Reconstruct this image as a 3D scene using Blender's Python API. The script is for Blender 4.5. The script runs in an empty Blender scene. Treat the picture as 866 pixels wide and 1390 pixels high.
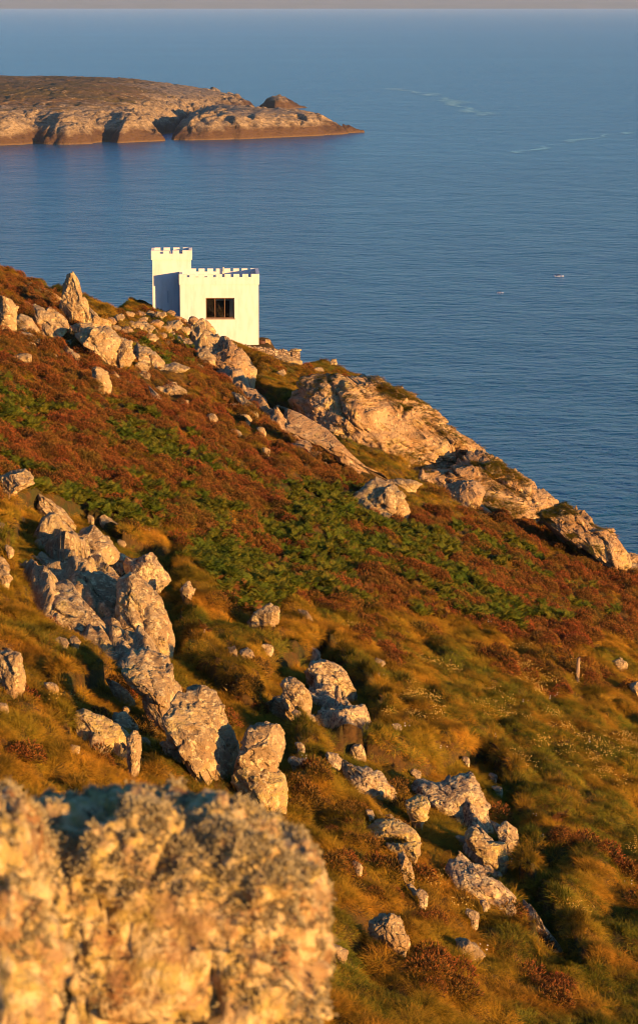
import bpy, bmesh, math, random
import numpy as np

random.seed(7)
RNG = np.random.default_rng(11)
scene = bpy.context.scene
LINK = scene.collection.objects.link

# ------------------------------------------------------------------ camera
SKY_STRENGTH, EXPOSURE, DENOISE = .11, 1.48, True
EYE = 115.0                       # metres above the sea
FPX = 3600.0                      # focal length in photo pixels (866 x 1390)
PITCH = math.atan(692.0 / FPX)
CT, ST = math.cos(PITCH), math.sin(PITCH)
VR = np.array([1.0, 0, 0]); VF = np.array([0, CT, -ST]); VU = np.array([0, ST, CT])
CAM = np.array([0, 0, EYE])

def ray(px, py):
    u = (px - 433.0) / FPX; v = (py - 695.0) / FPX
    return VF + u * VR - v * VU

def project(P):
    q = P - CAM
    s = q @ VF
    s = np.where(s > 0.1, s, 0.1)
    return 433.0 + FPX * (q @ VR) / s, 695.0 - FPX * (q @ VU) / s

# ------------------------------------------------------------------ noise
def _h(ix, iy, iz, seed):
    with np.errstate(over='ignore'):
        h = (ix.astype(np.uint32) * np.uint32(374761393) + iy.astype(np.uint32) * np.uint32(668265263)
             + iz.astype(np.uint32) * np.uint32(2147483647 & 1274126177) + np.uint32((seed * 974711 + 12345) & 0xffffffff))
        h = (h ^ (h >> np.uint32(13))) * np.uint32(1274126177)
        h = (h ^ (h >> np.uint32(16))) * np.uint32(2246822519)
        h = h ^ (h >> np.uint32(15))
    return h.astype(np.float64) / 4294967295.0

def vnoise(p, seed=0):
    i = np.floor(p).astype(np.int64); f = p - i
    w = f * f * f * (f * (f * 6 - 15) + 10)
    out = 0
    for dx in (0, 1):
        wx = w[:, 0] if dx else 1 - w[:, 0]
        for dy in (0, 1):
            wy = w[:, 1] if dy else 1 - w[:, 1]
            for dz in (0, 1):
                wz = w[:, 2] if dz else 1 - w[:, 2]
                out = out + wx * wy * wz * _h(i[:, 0] + dx, i[:, 1] + dy, i[:, 2] + dz, seed)
    return out * 2 - 1

def fbm(p, octaves=4, seed=0, gain=0.5):
    a, s, t = 1.0, 0.0, 0.0
    q = np.array(p, dtype=np.float64)
    for k in range(octaves):
        s = s + a * vnoise(q, seed + k * 17); t += a
        a *= gain; q = q * 2.03 + 13.7
    return s / t

def voro(p, seed=0):
    """F1, F2, seed point of nearest cell, cell id hash"""
    i = np.floor(p).astype(np.int64)
    n = len(p)
    f1 = np.full(n, 9.0); f2 = np.full(n, 9.0)
    c = np.zeros((n, 3)); cid = np.zeros((n, 3), dtype=np.int64)
    for dx in (-1, 0, 1):
        for dy in (-1, 0, 1):
            for dz in (-1, 0, 1):
                jx, jy, jz = i[:, 0] + dx, i[:, 1] + dy, i[:, 2] + dz
                q = np.stack([jx + _h(jx, jy, jz, seed), jy + _h(jx, jy, jz, seed + 1), jz + _h(jx, jy, jz, seed + 2)], 1)
                d = np.sqrt(((q - p) ** 2).sum(1))
                m = d < f1
                f2 = np.where(m, f1, np.minimum(f2, d))
                f1 = np.where(m, d, f1)
                c[m] = q[m]; cid[m, 0] = jx[m]; cid[m, 1] = jy[m]; cid[m, 2] = jz[m]
    return f1, f2, c, cid

def facets(p, seed=0, tilt=0.9):
    """blocky fractured height: every Voronoi cell is one tilted plane, cracks between"""
    f1, f2, c, cid = voro(p, seed)
    g = np.stack([_h(cid[:, 0], cid[:, 1], cid[:, 2], seed + 5 + k) * 2 - 1 for k in range(3)], 1)
    o = _h(cid[:, 0], cid[:, 1], cid[:, 2], seed + 9) * 2 - 1
    crack = np.exp(-((f2 - f1) / 0.07) ** 2)
    return 0.55 * o + tilt * ((p - c) * g).sum(1) - 0.35 * crack

def noise2(x, y, scale, seed=0, octaves=3):
    return fbm(np.stack([x / scale, y / scale, np.full_like(x, 3.3)], 1), octaves, seed)

def smooth(a, b, x):
    t = np.clip((x - a) / (b - a), 0, 1)
    return t * t * (3 - 2 * t)

def in_poly(px, py, poly):
    poly = np.asarray(poly, float); n = len(poly)
    c = np.zeros(len(px), bool)
    for i in range(n):
        x1, y1 = poly[i]; x2, y2 = poly[(i + 1) % n]
        cond = ((y1 > py) != (y2 > py))
        with np.errstate(divide='ignore', invalid='ignore'):
            xi = (x2 - x1) * (py - y1) / (y2 - y1 + 1e-12) + x1
        c ^= cond & (px < xi)
    return c

def poly_dist(x, y, poly, closed=True):
    """signed distance to a closed polygon in plan, positive outside"""
    poly = np.asarray(poly, float); n = len(poly)
    d = np.full(len(x), 1e9)
    for i in range(n if closed else n - 1):
        a = poly[i]; b = poly[(i + 1) % n]
        ab = b - a; L = (ab ** 2).sum() + 1e-12
        t = np.clip(((x - a[0]) * ab[0] + (y - a[1]) * ab[1]) / L, 0, 1)
        d = np.minimum(d, np.hypot(x - a[0] - t * ab[0], y - a[1] - t * ab[1]))
    if not closed:
        return d
    return np.where(in_poly(x, y, poly), -d, d)

# ------------------------------------------------------------------ the hillside as a height function
LAND = [(-260, 225), (-120, 236), (-60, 228), (-36, 219), (-26, 217.5), (-20.5, 219.5), (-17, 224), (-16.2, 235), (-16, 243.6), (-4.3, 243.6), (-4.1, 239.6), (-1.2, 239.2), (0.5, 246), (3, 246),
        (7, 236), (11.5, 216), (16, 199), (21.3, 184), (26, 168), (40, 138), (62, 98), (84, 40), (96, -60), (-260, -60)]
BX, BY, BZ = -8.95, 238.0, -30.4           # house: middle of its front wall, floor level (relative to the eye)
BROT = math.radians(2.2)

# soft zones of the hillside, drawn on the photograph and laid on the ground where they fall
HEATH = [(-60, 330), (0, 362), (60, 385), (120, 440), (200, 455), (290, 470), (350, 540), (420, 570), (480, 650), (560, 700), (640, 690), (740, 700), (870, 770), (960, 860),
         (960, 930), (870, 880), (760, 870), (640, 838), (480, 805), (390, 800), (300, 765), (225, 715), (130, 690), (60, 672), (-60, 690)]

# gentle local rises and hollows (x, y, radii, height)
RISES = [(-14.5, 220, 4.5, 5.0, .3), (-3, 222, 7, 6, -1.4), (-4, 231, 6, 4, -.7), (-20, 225, 4.5, 8, -2.2)]
# ground kept smooth where bedrock breaks through
BEDROCK = [[(30, 690), (110, 700), (170, 745), (235, 760), (250, 900), (330, 960), (400, 980), (395, 1110), (310, 1080), (240, 1040), (100, 1030), (90, 950), (150, 920), (40, 830)],
           [(440, 1025), (560, 1050), (660, 1040), (720, 1120), (700, 1240), (600, 1220), (520, 1170), (460, 1100)], [(350, 920), (430, 890), (510, 960), (500, 1040), (430, 1000), (350, 985)],
           [(5, 730), (60, 740), (95, 775), (140, 830), (190, 892), (150, 905), (90, 875), (45, 845), (20, 800)], [(90, 955), (150, 968), (200, 980), (218, 1020), (195, 1060), (160, 1048), (105, 1020)],
           [(685, 1190), (722, 1222), (775, 1298), (795, 1340), (750, 1335), (710, 1270)], [(540, 640), (640, 625), (700, 640), (780, 695), (845, 745), (850, 768), (760, 745), (650, 695), (560, 670)],
           [(245, 435), (292, 440), (335, 480), (355, 500), (350, 530), (420, 575), (475, 645), (440, 645), (370, 590), (300, 520), (258, 488)]]

def base_rel(x, y):
    xe = np.where(x < -45, -45 + (x + 45) * 0.25, x)
    P = -21 - 0.050 * y - 0.4 * xe
    r = np.hypot(np.maximum(x, 0) * 1.3, np.maximum(y, 0))
    K = -1.85 - 0.42 * r - 0.03 * np.maximum(x, 0)
    k = 0.9
    z = np.maximum(P, K) + k * np.log1p(np.exp(-np.abs(P - K) / k))
    # shoulder under the boulder at the photographer's feet
    z = z + 1.5 * np.exp(-(((x + 0.75) / 1.0) ** 2 + ((y - 9.8) / 1.3) ** 2))
    return z

def ground(x, y, hummocks=True, edge=True):
    x = np.asarray(x, float); y = np.asarray(y, float)
    shp = x.shape; x = x.ravel(); y = y.ravel()
    z = base_rel(x, y)
    far = smooth(50, 75, y)
    dB = np.hypot((x - BX) / 1.5, y - BY - 1.5)
    calm = 1 - np.exp(-(dB / 9.0) ** 4)
    z = z + far * (0.75 * noise2(x, y, 17.0, 5, 3)) * calm
    for gx, gy, rx, ry, gh in RISES:
        z = z + gh * np.exp(-(((x - gx) / rx) ** 2 + ((y - gy) / ry) ** 2))
    if hummocks:
        px, py = project(np.stack([x, y, z + EYE], 1))
        jx = 30 * noise2(x, y, 5.0, 141, 2); jy = 22 * noise2(x, y, 5.0, 142, 2)
        heath = np.where(in_poly(px + jx, py + jy, HEATH), 1.0, 0.0)
        bed = np.zeros(len(x))
        for q in BEDROCK: bed = np.maximum(bed, np.where(in_poly(px + jx * .5, py + jy * .5, q), 1.0, 0.0))
        wx = x + 0.35 * noise2(x, y, 2.2, 31, 2); wy = y + 0.5 * noise2(x, y, 2.2, 32, 2)
        # tussocks: rounded domes with gullies between, in two sizes
        f1, f2, _, _ = voro(np.stack([wx / 1.5, wy / 1.9, np.full_like(x, .5)], 1), 3)
        dome = np.sqrt(np.clip(1 - (f1 / 0.85) ** 2, 0, 1))
        g1, g2, _, _ = voro(np.stack([wx / 0.7, wy / 0.85, np.full_like(x, .5)], 1), 23)
        dome2 = np.sqrt(np.clip(1 - (g1 / 0.85) ** 2, 0, 1))
        amp = 0.68 + 0.4 * noise2(x, y, 5.0, 41, 2)
        hum = (1.4 * dome * amp + 0.42 * dome2 + 0.16 * noise2(x, y, 0.9, 9, 3) - .35) * (1 - 0.5 * heath) * (1 - .85 * bed)
        hum = hum + heath * (1 - bed) * (0.8 * noise2(x, y, 2.2, 12, 3) + .3 * noise2(x, y, .9, 13, 2))
        z = z + far * hum * calm - .12 * bed * far
    # level terrace on which the house stands
    c, s = math.cos(BROT), math.sin(BROT)
    lx = (x - BX) * c + (y - BY) * s; ly = -(x - BX) * s + (y - BY) * c
    dpl = np.maximum(np.abs(lx + 1.3) - 5.6, np.abs(ly - 2.3) - 3.5)
    w = 1 - smooth(0.0, 1.0, dpl)
    z = z * (1 - w) + BZ * w
    if edge:
        d = np.maximum(poly_dist(x, y, LAND), 0)
        z = z - 1.35 * d * d / (d + .9)
    z = np.maximum(z + EYE, -4.0)
    return z.reshape(shp)

def hit(px, py, hummocks=False):
    """depth along the view axis at which a ray meets the ground"""
    d = ray(px, py)
    s = np.arange(20.0, 330.0, 0.25)
    pts = CAM + s[:, None] * d
    g = ground(pts[:, 0], pts[:, 1], hummocks)
    w = np.nonzero(pts[:, 2] <= g)[0]
    return float(s[w[0]]) if len(w) else None

# ------------------------------------------------------------------ mesh helpers
def mesh_obj(name, verts, faces, mat=None, parent=None, smooth_shade=True, link=True):
    me = bpy.data.meshes.new(name)
    verts = np.asarray(verts, np.float32)
    if isinstance(faces, np.ndarray):
        nf, k = faces.shape
        me.vertices.add(len(verts)); me.vertices.foreach_set('co', verts.ravel())
        me.loops.add(nf * k); me.loops.foreach_set('vertex_index', faces.astype(np.int32).ravel())
        me.polygons.add(nf)
        me.polygons.foreach_set('loop_start', np.arange(0, nf * k, k, dtype=np.int32))
        me.update(calc_edges=True)
    else:
        me.from_pydata([tuple(map(float, v)) for v in verts], [], faces)
    me.validate()
    me.polygons.foreach_set('use_smooth', np.full(len(me.polygons), smooth_shade, bool))
    me.update()
    if mat: me.materials.append(mat)
    o = bpy.data.objects.new(name, me)
    if parent: o.parent = parent
    if link: LINK(o)
    return o

def tag(o, label=None, cat=None, group=None, kind=None):
    if label: o['label'] = label
    if cat: o['category'] = cat
    if group: o['group'] = group
    if kind: o['kind'] = kind
    return o

def empty(name, loc, rz=0.0):
    o = bpy.data.objects.new(name, None); LINK(o)
    o.empty_display_size = 0.3
    o.location = loc; o.rotation_euler = (0, 0, rz)
    return o

class MB:
    """collects boxes into one mesh"""
    def __init__(s): s.v = []; s.f = []
    def box(s, x0, x1, y0, y1, z0, z1):
        b = len(s.v)
        s.v += [(x0, y0, z0), (x1, y0, z0), (x1, y1, z0), (x0, y1, z0), (x0, y0, z1), (x1, y0, z1), (x1, y1, z1), (x0, y1, z1)]
        s.f += [tuple(b + i for i in q) for q in ((3, 2, 1, 0), (4, 5, 6, 7), (0, 1, 5, 4), (1, 2, 6, 5), (2, 3, 7, 6), (3, 0, 4, 7))]
    def build(s, name, mat, parent=None, bevel=0.0):
        o = mesh_obj(name, np.array(s.v, float), s.f, mat, parent, False)
        if bevel:
            m = o.modifiers.new('Bevel', 'BEVEL'); m.width = bevel; m.segments = 2
        return o

# ------------------------------------------------------------------ materials
class NT:
    def __init__(s, name, kind='mat'):
        s.m = bpy.data.materials.new(name); s.m.use_nodes = True
        s.t = s.m.node_tree; s.t.nodes.clear()
        s.out = s.n('ShaderNodeOutputMaterial')
    def n(s, typ, **kw):
        o = s.t.nodes.new(typ)
        for k, v in kw.items():
            if k.startswith('i_'):
                o.inputs[k[2:].replace('_', ' ')].default_value = v
            else: setattr(o, k, v)
        return o
    def l(s, a, b): s.t.links.new(a, b)
    def noise(s, vec, scale, detail=4, rough=0.55, dist=0.0):
        o = s.n('ShaderNodeTexNoise'); o.inputs['Scale'].default_value = scale
        o.inputs['Detail'].default_value = detail; o.inputs['Roughness'].default_value = rough
        o.inputs['Distortion'].default_value = dist
        if vec is not None: s.l(vec, o.inputs['Vector'])
        return o.outputs['Fac']
    def ramp(s, fac, stops):
        o = s.n('ShaderNodeValToRGB'); e = o.color_ramp.elements
        while len(e) < len(stops): e.new(0.5)
        for q, (p, c) in zip(e, stops):
            q.position = p; q.color = (c, c, c, 1) if isinstance(c, (int, float)) else (*c, 1)
        s.l(fac, o.inputs['Fac']); return o.outputs['Color']
    def mix(s, fac, a, b, blend='MIX'):
        o = s.n('ShaderNodeMix', data_type='RGBA', blend_type=blend)
        for sock, v in ((o.inputs[0], fac), (o.inputs[6], a), (o.inputs[7], b)):
            if isinstance(v, (int, float)): sock.default_value = v
            elif isinstance(v, tuple): sock.default_value = (*v, 1)
            else: s.l(v, sock)
        return o.outputs[2]
    def math(s, op, a, b=None, clamp=False):
        o = s.n('ShaderNodeMath', operation=op); o.use_clamp = clamp
        for sock, v in zip(o.inputs, (a, b)):
            if v is None: continue
            if isinstance(v, (int, float)): sock.default_value = v
            else: s.l(v, sock)
        return o.outputs[0]
    def pos(s): return s.n('ShaderNodeNewGeometry').outputs['Position']
    def objco(s): return s.n('ShaderNodeTexCoord').outputs['Object']
    def mapping(s, vec, scale=(1, 1, 1), rot=(0, 0, 0)):
        o = s.n('ShaderNodeMapping'); o.inputs['Scale'].default_value = scale; o.inputs['Rotation'].default_value = rot
        s.l(vec, o.inputs['Vector']); return o.outputs['Vector']
    def bump(s, h, strength, dist, normal=None):
        o = s.n('ShaderNodeBump'); o.inputs['Strength'].default_value = strength; o.inputs['Distance'].default_value = dist
        s.l(h, o.inputs['Height'])
        if normal is not None: s.l(normal, o.inputs['Normal'])
        return o.outputs['Normal']
    def principled(s, col, rough=0.9, normal=None, spec=0.2, **kw):
        o = s.n('ShaderNodeBsdfPrincipled')
        for sock, v in ((o.inputs['Base Color'], col), (o.inputs['Roughness'], rough)):
            if isinstance(v, tuple): sock.default_value = (*v, 1)
            elif isinstance(v, (int, float)): sock.default_value = v
            else: s.l(v, sock)
        o.inputs['Specular IOR Level'].default_value = spec
        if normal is not None: s.l(normal, o.inputs['Normal'])
        for k, v in kw.items(): o.inputs[k].default_value = v
        s.l(o.outputs[0], s.out.inputs['Surface'])
        return o

def plain(name, col, rough=0.8, spec=0.2, **kw):
    t = NT(name); t.principled(col, rough, None, spec, **kw); return t.m

def rock_material(name, k=1.0, warm=0.0, yellow=0.35, pale=0.5, dark=0.45, base=((.25, .155, .07), (.43, .30, .15))):
    """quartzite with pale, dark and ochre lichen; k = speckle frequency"""
    t = NT(name)
    co = t.objco()
    col = t.mix(t.ramp(t.noise(co, 0.7 * k, 5, .6), [(.35, 0.0), (.65, 1.0)]), base[0], base[1])
    # rusty stains
    col = t.mix(t.ramp(t.noise(t.mapping(co, (1, 1, .5)), 0.9 * k, 4), [(.55, 0.0), (.72, .75)]), col, (.33, .16, .06))
    # ochre lichen where the low frequency mask allows
    ym = t.math('MULTIPLY', t.ramp(t.noise(co, 0.8 * k, 3), [(.62 - .3 * yellow, 0.0), (.75 - .3 * yellow, 1.0)]), t.ramp(t.noise(co, 4.0 * k, 6, .65), [(.42, 0.0), (.56, .85)]))
    col = t.mix(ym, col, (.47, .34, .10))
    # pale crustose lichen
    col = t.mix(t.ramp(t.noise(co, 4.2 * k, 8, .7), [(.60 - .16 * pale, 0.0), (.68 - .16 * pale, .85)]), col, (.64, .48, .235))
    # dark lichen specks and moss
    col = t.mix(t.ramp(t.noise(co, 7.5 * k, 7, .7, .4), [(.62 - .12 * dark, 0.0), (.70 - .12 * dark, .9)]), col, (.075, .05, .03))
    bed = t.noise(t.mapping(co, (.5, .5, 4.2), (.25, math.radians(38), 0)), 1.1 * k, 5, .6)      # bedding
    h = t.math('ADD', t.math('ADD', t.noise(co, 3.0 * k, 8, .65), t.math('MULTIPLY', bed, .8)), t.math('MULTIPLY', t.noise(co, 14.0 * k, 5, .6), .35))
    t.principled(col, .95, t.bump(h, .9, .16 / k), .15)
    return t.m

M = {}
M['rock'] = rock_material('weathered_rock')
M['rock_yellow'] = rock_material('lichen_yellow_rock', yellow=1.0, dark=.3)
M['rock_grey'] = rock_material('speckled_grey_rock', yellow=.0, pale=.75, dark=.7, base=((.27, .175, .095), (.45, .32, .175)))
M['rock_far'] = rock_material('ridge_rock', k=.75, yellow=.35, pale=.45, dark=.25, base=((.30, .19, .085), (.48, .34, .17)))
M['crag'] = rock_material('crag_rock', k=.6, yellow=.2, pale=.25, dark=.6, base=((.30, .17, .075), (.48, .31, .155)))
M['boulder_near'] = rock_material('lichen_boulder', k=2.6, yellow=.9, pale=.66, dark=.42, base=((.26, .12, .045), (.52, .38, .19)))

def soil_material():
    t = NT('hillside_turf'); p = t.pos()
    a = t.noise(p, .12, 4); b = t.noise(p, 1.3, 5); c = t.noise(p, 7, 4)
    col = t.mix(t.ramp(a, [(.4, 0.0), (.6, 1.0)]), (.085, .055, .016), (.055, .055, .014))
    col = t.mix(t.ramp(b, [(.42, 0.0), (.62, 1.0)]), col, (.11, .055, .016))
    col = t.mix(t.ramp(c, [(.45, 0.0), (.7, .7)]), col, (.05, .03, .014))
    t.principled(col, 1.0, t.bump(t.noise(p, 6, 6, .7), .8, .12), .05)
    return t.m

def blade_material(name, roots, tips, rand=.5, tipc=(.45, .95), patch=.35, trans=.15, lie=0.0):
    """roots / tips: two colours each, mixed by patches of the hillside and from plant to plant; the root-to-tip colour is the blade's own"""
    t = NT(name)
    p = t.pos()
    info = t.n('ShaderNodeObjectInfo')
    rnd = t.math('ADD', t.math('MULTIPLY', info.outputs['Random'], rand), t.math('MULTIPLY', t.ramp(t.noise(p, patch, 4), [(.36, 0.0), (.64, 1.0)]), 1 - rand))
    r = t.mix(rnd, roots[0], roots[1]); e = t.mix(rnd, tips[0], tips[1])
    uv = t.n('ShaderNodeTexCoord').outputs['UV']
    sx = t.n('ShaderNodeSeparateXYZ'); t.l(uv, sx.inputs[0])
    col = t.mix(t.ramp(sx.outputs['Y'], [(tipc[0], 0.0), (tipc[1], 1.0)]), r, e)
    d = t.n('ShaderNodeBsdfDiffuse'); t.l(col, d.inputs['Color'])
    tr = t.n('ShaderNodeBsdfTranslucent'); t.l(col, tr.inputs['Color'])
    if lie:      # a dense sward takes the light like the mound it covers
        at = t.n('ShaderNodeAttribute', attribute_type='INSTANCER', attribute_name='lie')
        a = t.n('ShaderNodeVectorMath', operation='SCALE'); t.l(at.outputs['Vector'], a.inputs[0]); a.inputs['Scale'].default_value = lie
        g = t.n('ShaderNodeNewGeometry'); b = t.n('ShaderNodeVectorMath', operation='SCALE'); t.l(g.outputs['Normal'], b.inputs[0]); b.inputs['Scale'].default_value = 1 - lie
        s_ = t.n('ShaderNodeVectorMath', operation='ADD'); t.l(a.outputs[0], s_.inputs[0]); t.l(b.outputs[0], s_.inputs[1])
        nn = t.n('ShaderNodeVectorMath', operation='NORMALIZE'); t.l(s_.outputs[0], nn.inputs[0]); t.l(nn.outputs[0], d.inputs['Normal'])
    m = t.n('ShaderNodeMixShader'); m.inputs[0].default_value = trans
    t.l(d.outputs[0], m.inputs[1]); t.l(tr.outputs[0], m.inputs[2]); t.l(m.outputs[0], t.out.inputs['Surface'])
    return t.m

M['soil'] = soil_material()
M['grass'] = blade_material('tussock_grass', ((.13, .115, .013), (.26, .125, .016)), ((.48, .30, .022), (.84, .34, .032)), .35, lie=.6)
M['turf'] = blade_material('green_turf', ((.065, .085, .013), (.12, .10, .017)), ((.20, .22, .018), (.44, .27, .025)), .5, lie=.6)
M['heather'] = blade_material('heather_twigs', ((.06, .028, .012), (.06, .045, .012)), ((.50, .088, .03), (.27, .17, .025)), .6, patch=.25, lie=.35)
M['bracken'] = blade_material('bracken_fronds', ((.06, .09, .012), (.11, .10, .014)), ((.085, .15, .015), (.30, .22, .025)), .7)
M['dead_bracken'] = blade_material('dry_bracken', ((.16, .07, .02), (.22, .09, .025)), ((.26, .10, .03), (.30, .13, .04)), .7)
M['flower'] = blade_material('pale_flower_heads', ((.10, .09, .02), (.12, .10, .02)), ((.55, .33, .06), (.6, .42, .11)), .8, tipc=(.85, .9))
M['white_flower'] = blade_material('white_flower_heads', ((.08, .09, .02), (.1, .1, .02)), ((.75, .72, .62), (.75, .7, .6)), .8, tipc=(.85, .9))
M['lichen'] = blade_material('shaggy_lichen', ((.30, .24, .13), (.36, .27, .12)), ((.48, .40, .24), (.55, .45, .25)), .5, patch=6)

# ------------------------------------------------------------------ hillside
ys = np.concatenate([np.arange(-40, 56, 1.0), np.arange(56, 266, .25), 266 + np.cumsum(np.geomspace(.3, 14, 50))])
ud = np.arange(-.135, .13501, .00098)
uo = .135 + np.cumsum(np.geomspace(.0015, .22, 34))
us = np.concatenate([-uo[::-1], ud, uo])
UU, YY = np.meshgrid(us, ys)
XX = UU * (np.maximum(YY, 0) + 25 + np.where(YY < 0, 20, 0) * 0)
ZZ = ground(XX, YY)
nr, nc = XX.shape
idx = np.arange(nr * nc).reshape(nr, nc)
F = np.stack([idx[:-1, :-1].ravel(), idx[:-1, 1:].ravel(), idx[1:, 1:].ravel(), idx[1:, :-1].ravel()], 1)
hill = mesh_obj('hillside', np.stack([XX.ravel(), YY.ravel(), ZZ.ravel()], 1), F, M['soil'])
tag(hill, kind='structure')

# ------------------------------------------------------------------ rocks
_ico = {}
def ico(n):
    if n not in _ico:
        bm = bmesh.new(); bmesh.ops.create_icosphere(bm, subdivisions=n, radius=1)
        _ico[n] = (np.array([v.co[:] for v in bm.verts]), np.array([[v.index for v in f.verts] for f in bm.faces]))
        bm.free()
    return _ico[n]

def lump(poly, s0, s_slope=0.0, thick=None, e=.6, seed=0, sub=None, grain=True, rough=1.0, fine=1.0, sink=.22, back=.45, cuts=15, cutd=1.25, knob=0.0):
    """a solid rock whose outline seen from the path is POLY (photo pixels), at depth s0 (metres), leaning back by s_slope (m of depth per m of height)"""
    poly = np.asarray(poly, float)
    cx, cy = (poly.min(0) + poly.max(0)) / 2
    if not in_poly(np.array([cx]), np.array([cy]), poly)[0]:
        cx, cy = poly.mean(0)
    m = s0 / FPX
    P = np.stack([(poly[:, 0] - cx) * m, -(poly[:, 1] - cy) * m], 1)
    w = P[:, 0].max() - P[:, 0].min(); h = P[:, 1].max() - P[:, 1].min()
    size = math.sqrt(w * h)
    T = thick if thick else .42 * min(w, h) + .12 * max(w, h)
    # radius of the outline at each angle
    phis = np.linspace(-math.pi, math.pi, 361)
    R = np.zeros(361)
    for a in range(361):
        d = np.array([math.cos(phis[a]), math.sin(phis[a])]); best = 0
        for i in range(len(P)):
            p, q = P[i], P[(i + 1) % len(P)]
            ed = q - p; den = d[0] * ed[1] - d[1] * ed[0]
            if abs(den) < 1e-9: continue
            tt = (p[0] * ed[1] - p[1] * ed[0]) / den; uu = (p[0] * d[1] - p[1] * d[0]) / den
            if tt > 0 and -1e-6 <= uu <= 1 + 1e-6: best = max(best, tt)
        R[a] = best or R[a - 1]
    R[0] = R[-1] = max(R[0], R[-1])
    px = max(w, h) / m
    sub = sub or (6 if px > 42 else 5 if px > 16 else 4)
    V, Fc = ico(sub)
    phi = np.arctan2(V[:, 1], V[:, 0]); rho = np.hypot(V[:, 0], V[:, 1])
    rr = np.interp(phi, phis, R)
    inpl = rho ** e
    a = np.cos(phi) * rr * inpl; b = np.sin(phi) * rr * inpl
    c = T * np.sign(V[:, 2]) * np.abs(V[:, 2]) ** (e * .9)
    rg = np.random.default_rng(seed)
    # flat fracture faces
    nv = np.stack([a / (w / 2), b / (h / 2), c / T], 1)
    for k in range(cuts):
        n = rg.normal(0, 1, 3) * np.array([.9, .9, 1.3]); n[2] = -abs(n[2]) if k % 3 else n[2]; n /= np.linalg.norm(n)
        dd = nv @ n; lim = dd.max() * (1 - (.10 + .32 * abs(n[2])) * rg.uniform(.45, 1.1) * cutd)
        nv = nv - np.maximum(dd - lim, 0)[:, None] * n * .96
    a, b, c = nv[:, 0] * w / 2, nv[:, 1] * h / 2, nv[:, 2] * T
    a *= w / (a.max() - a.min()); b *= h / (b.max() - b.min())
    # front and back planes tilt a little
    c = c + (a * rg.uniform(-.25, .25) + b * rg.uniform(-.05, .3)) * (T / (size + 1e-6))
    # outward direction for the displacement
    N = np.stack([np.cos(phi) * rho / np.maximum(rr, 1e-3), np.sin(phi) * rho / np.maximum(rr, 1e-3), V[:, 2] / T], 1)
    N /= np.linalg.norm(N, axis=1)[:, None]
    q = np.stack([a, b, c], 1)
    if grain:
        ang = math.radians(-40 + rg.uniform(-8, 8)); ca, sa = math.cos(ang), math.sin(ang)
        q = np.stack([(q[:, 0] * ca + q[:, 1] * sa) * .55, -q[:, 0] * sa + q[:, 1] * ca, q[:, 2]], 1)
    off = rg.uniform(-50, 50, 3)
    d = .06 * size * rough * facets(q / (.42 * size) + off, seed % 97, .9)
    sc2 = min(.16 * size, .9)
    if size > 6:
        d = d + .75 * rough * facets(q / 2.9 + off, seed % 97 + 20, .9)
    d = d + .22 * sc2 * rough * facets(q / sc2 + off, seed % 97 + 40, .9)
    sc3 = min(.06 * size, .32)
    d = d + .25 * sc3 * fine * facets(q / sc3 + off, seed % 97 + 60, .8)
    d = d + .03 * size * rough * fbm(q / (.3 * size) + off, 5, seed % 97) + .012 * fine * fbm(q / .12 + off, 3, seed % 97 + 3)
    if knob:
        d = d + knob * (1.3 * facets(q / .30 + off, 15, .8) + fbm(q / .13 + off, 4, 5, .6) + .9 * fbm(q / .045 + off, 3, 8))
    K = np.stack([a, b, c], 1) + N * d[:, None]
    # buried foot
    tb = (K[:, 1] - P[:, 1].min()) / h
    K[:, 1] -= sink * h * smooth(.28, -.02, tb)
    s = s0 + T * back
    C = CAM + s * ray(cx, cy)
    Wd = C + K[:, :1] * VR + K[:, 1:2] * VU + (K[:, 2:] + s_slope * K[:, 1:2]) * VF
    return Wd, Fc[:, ::-1]

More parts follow.
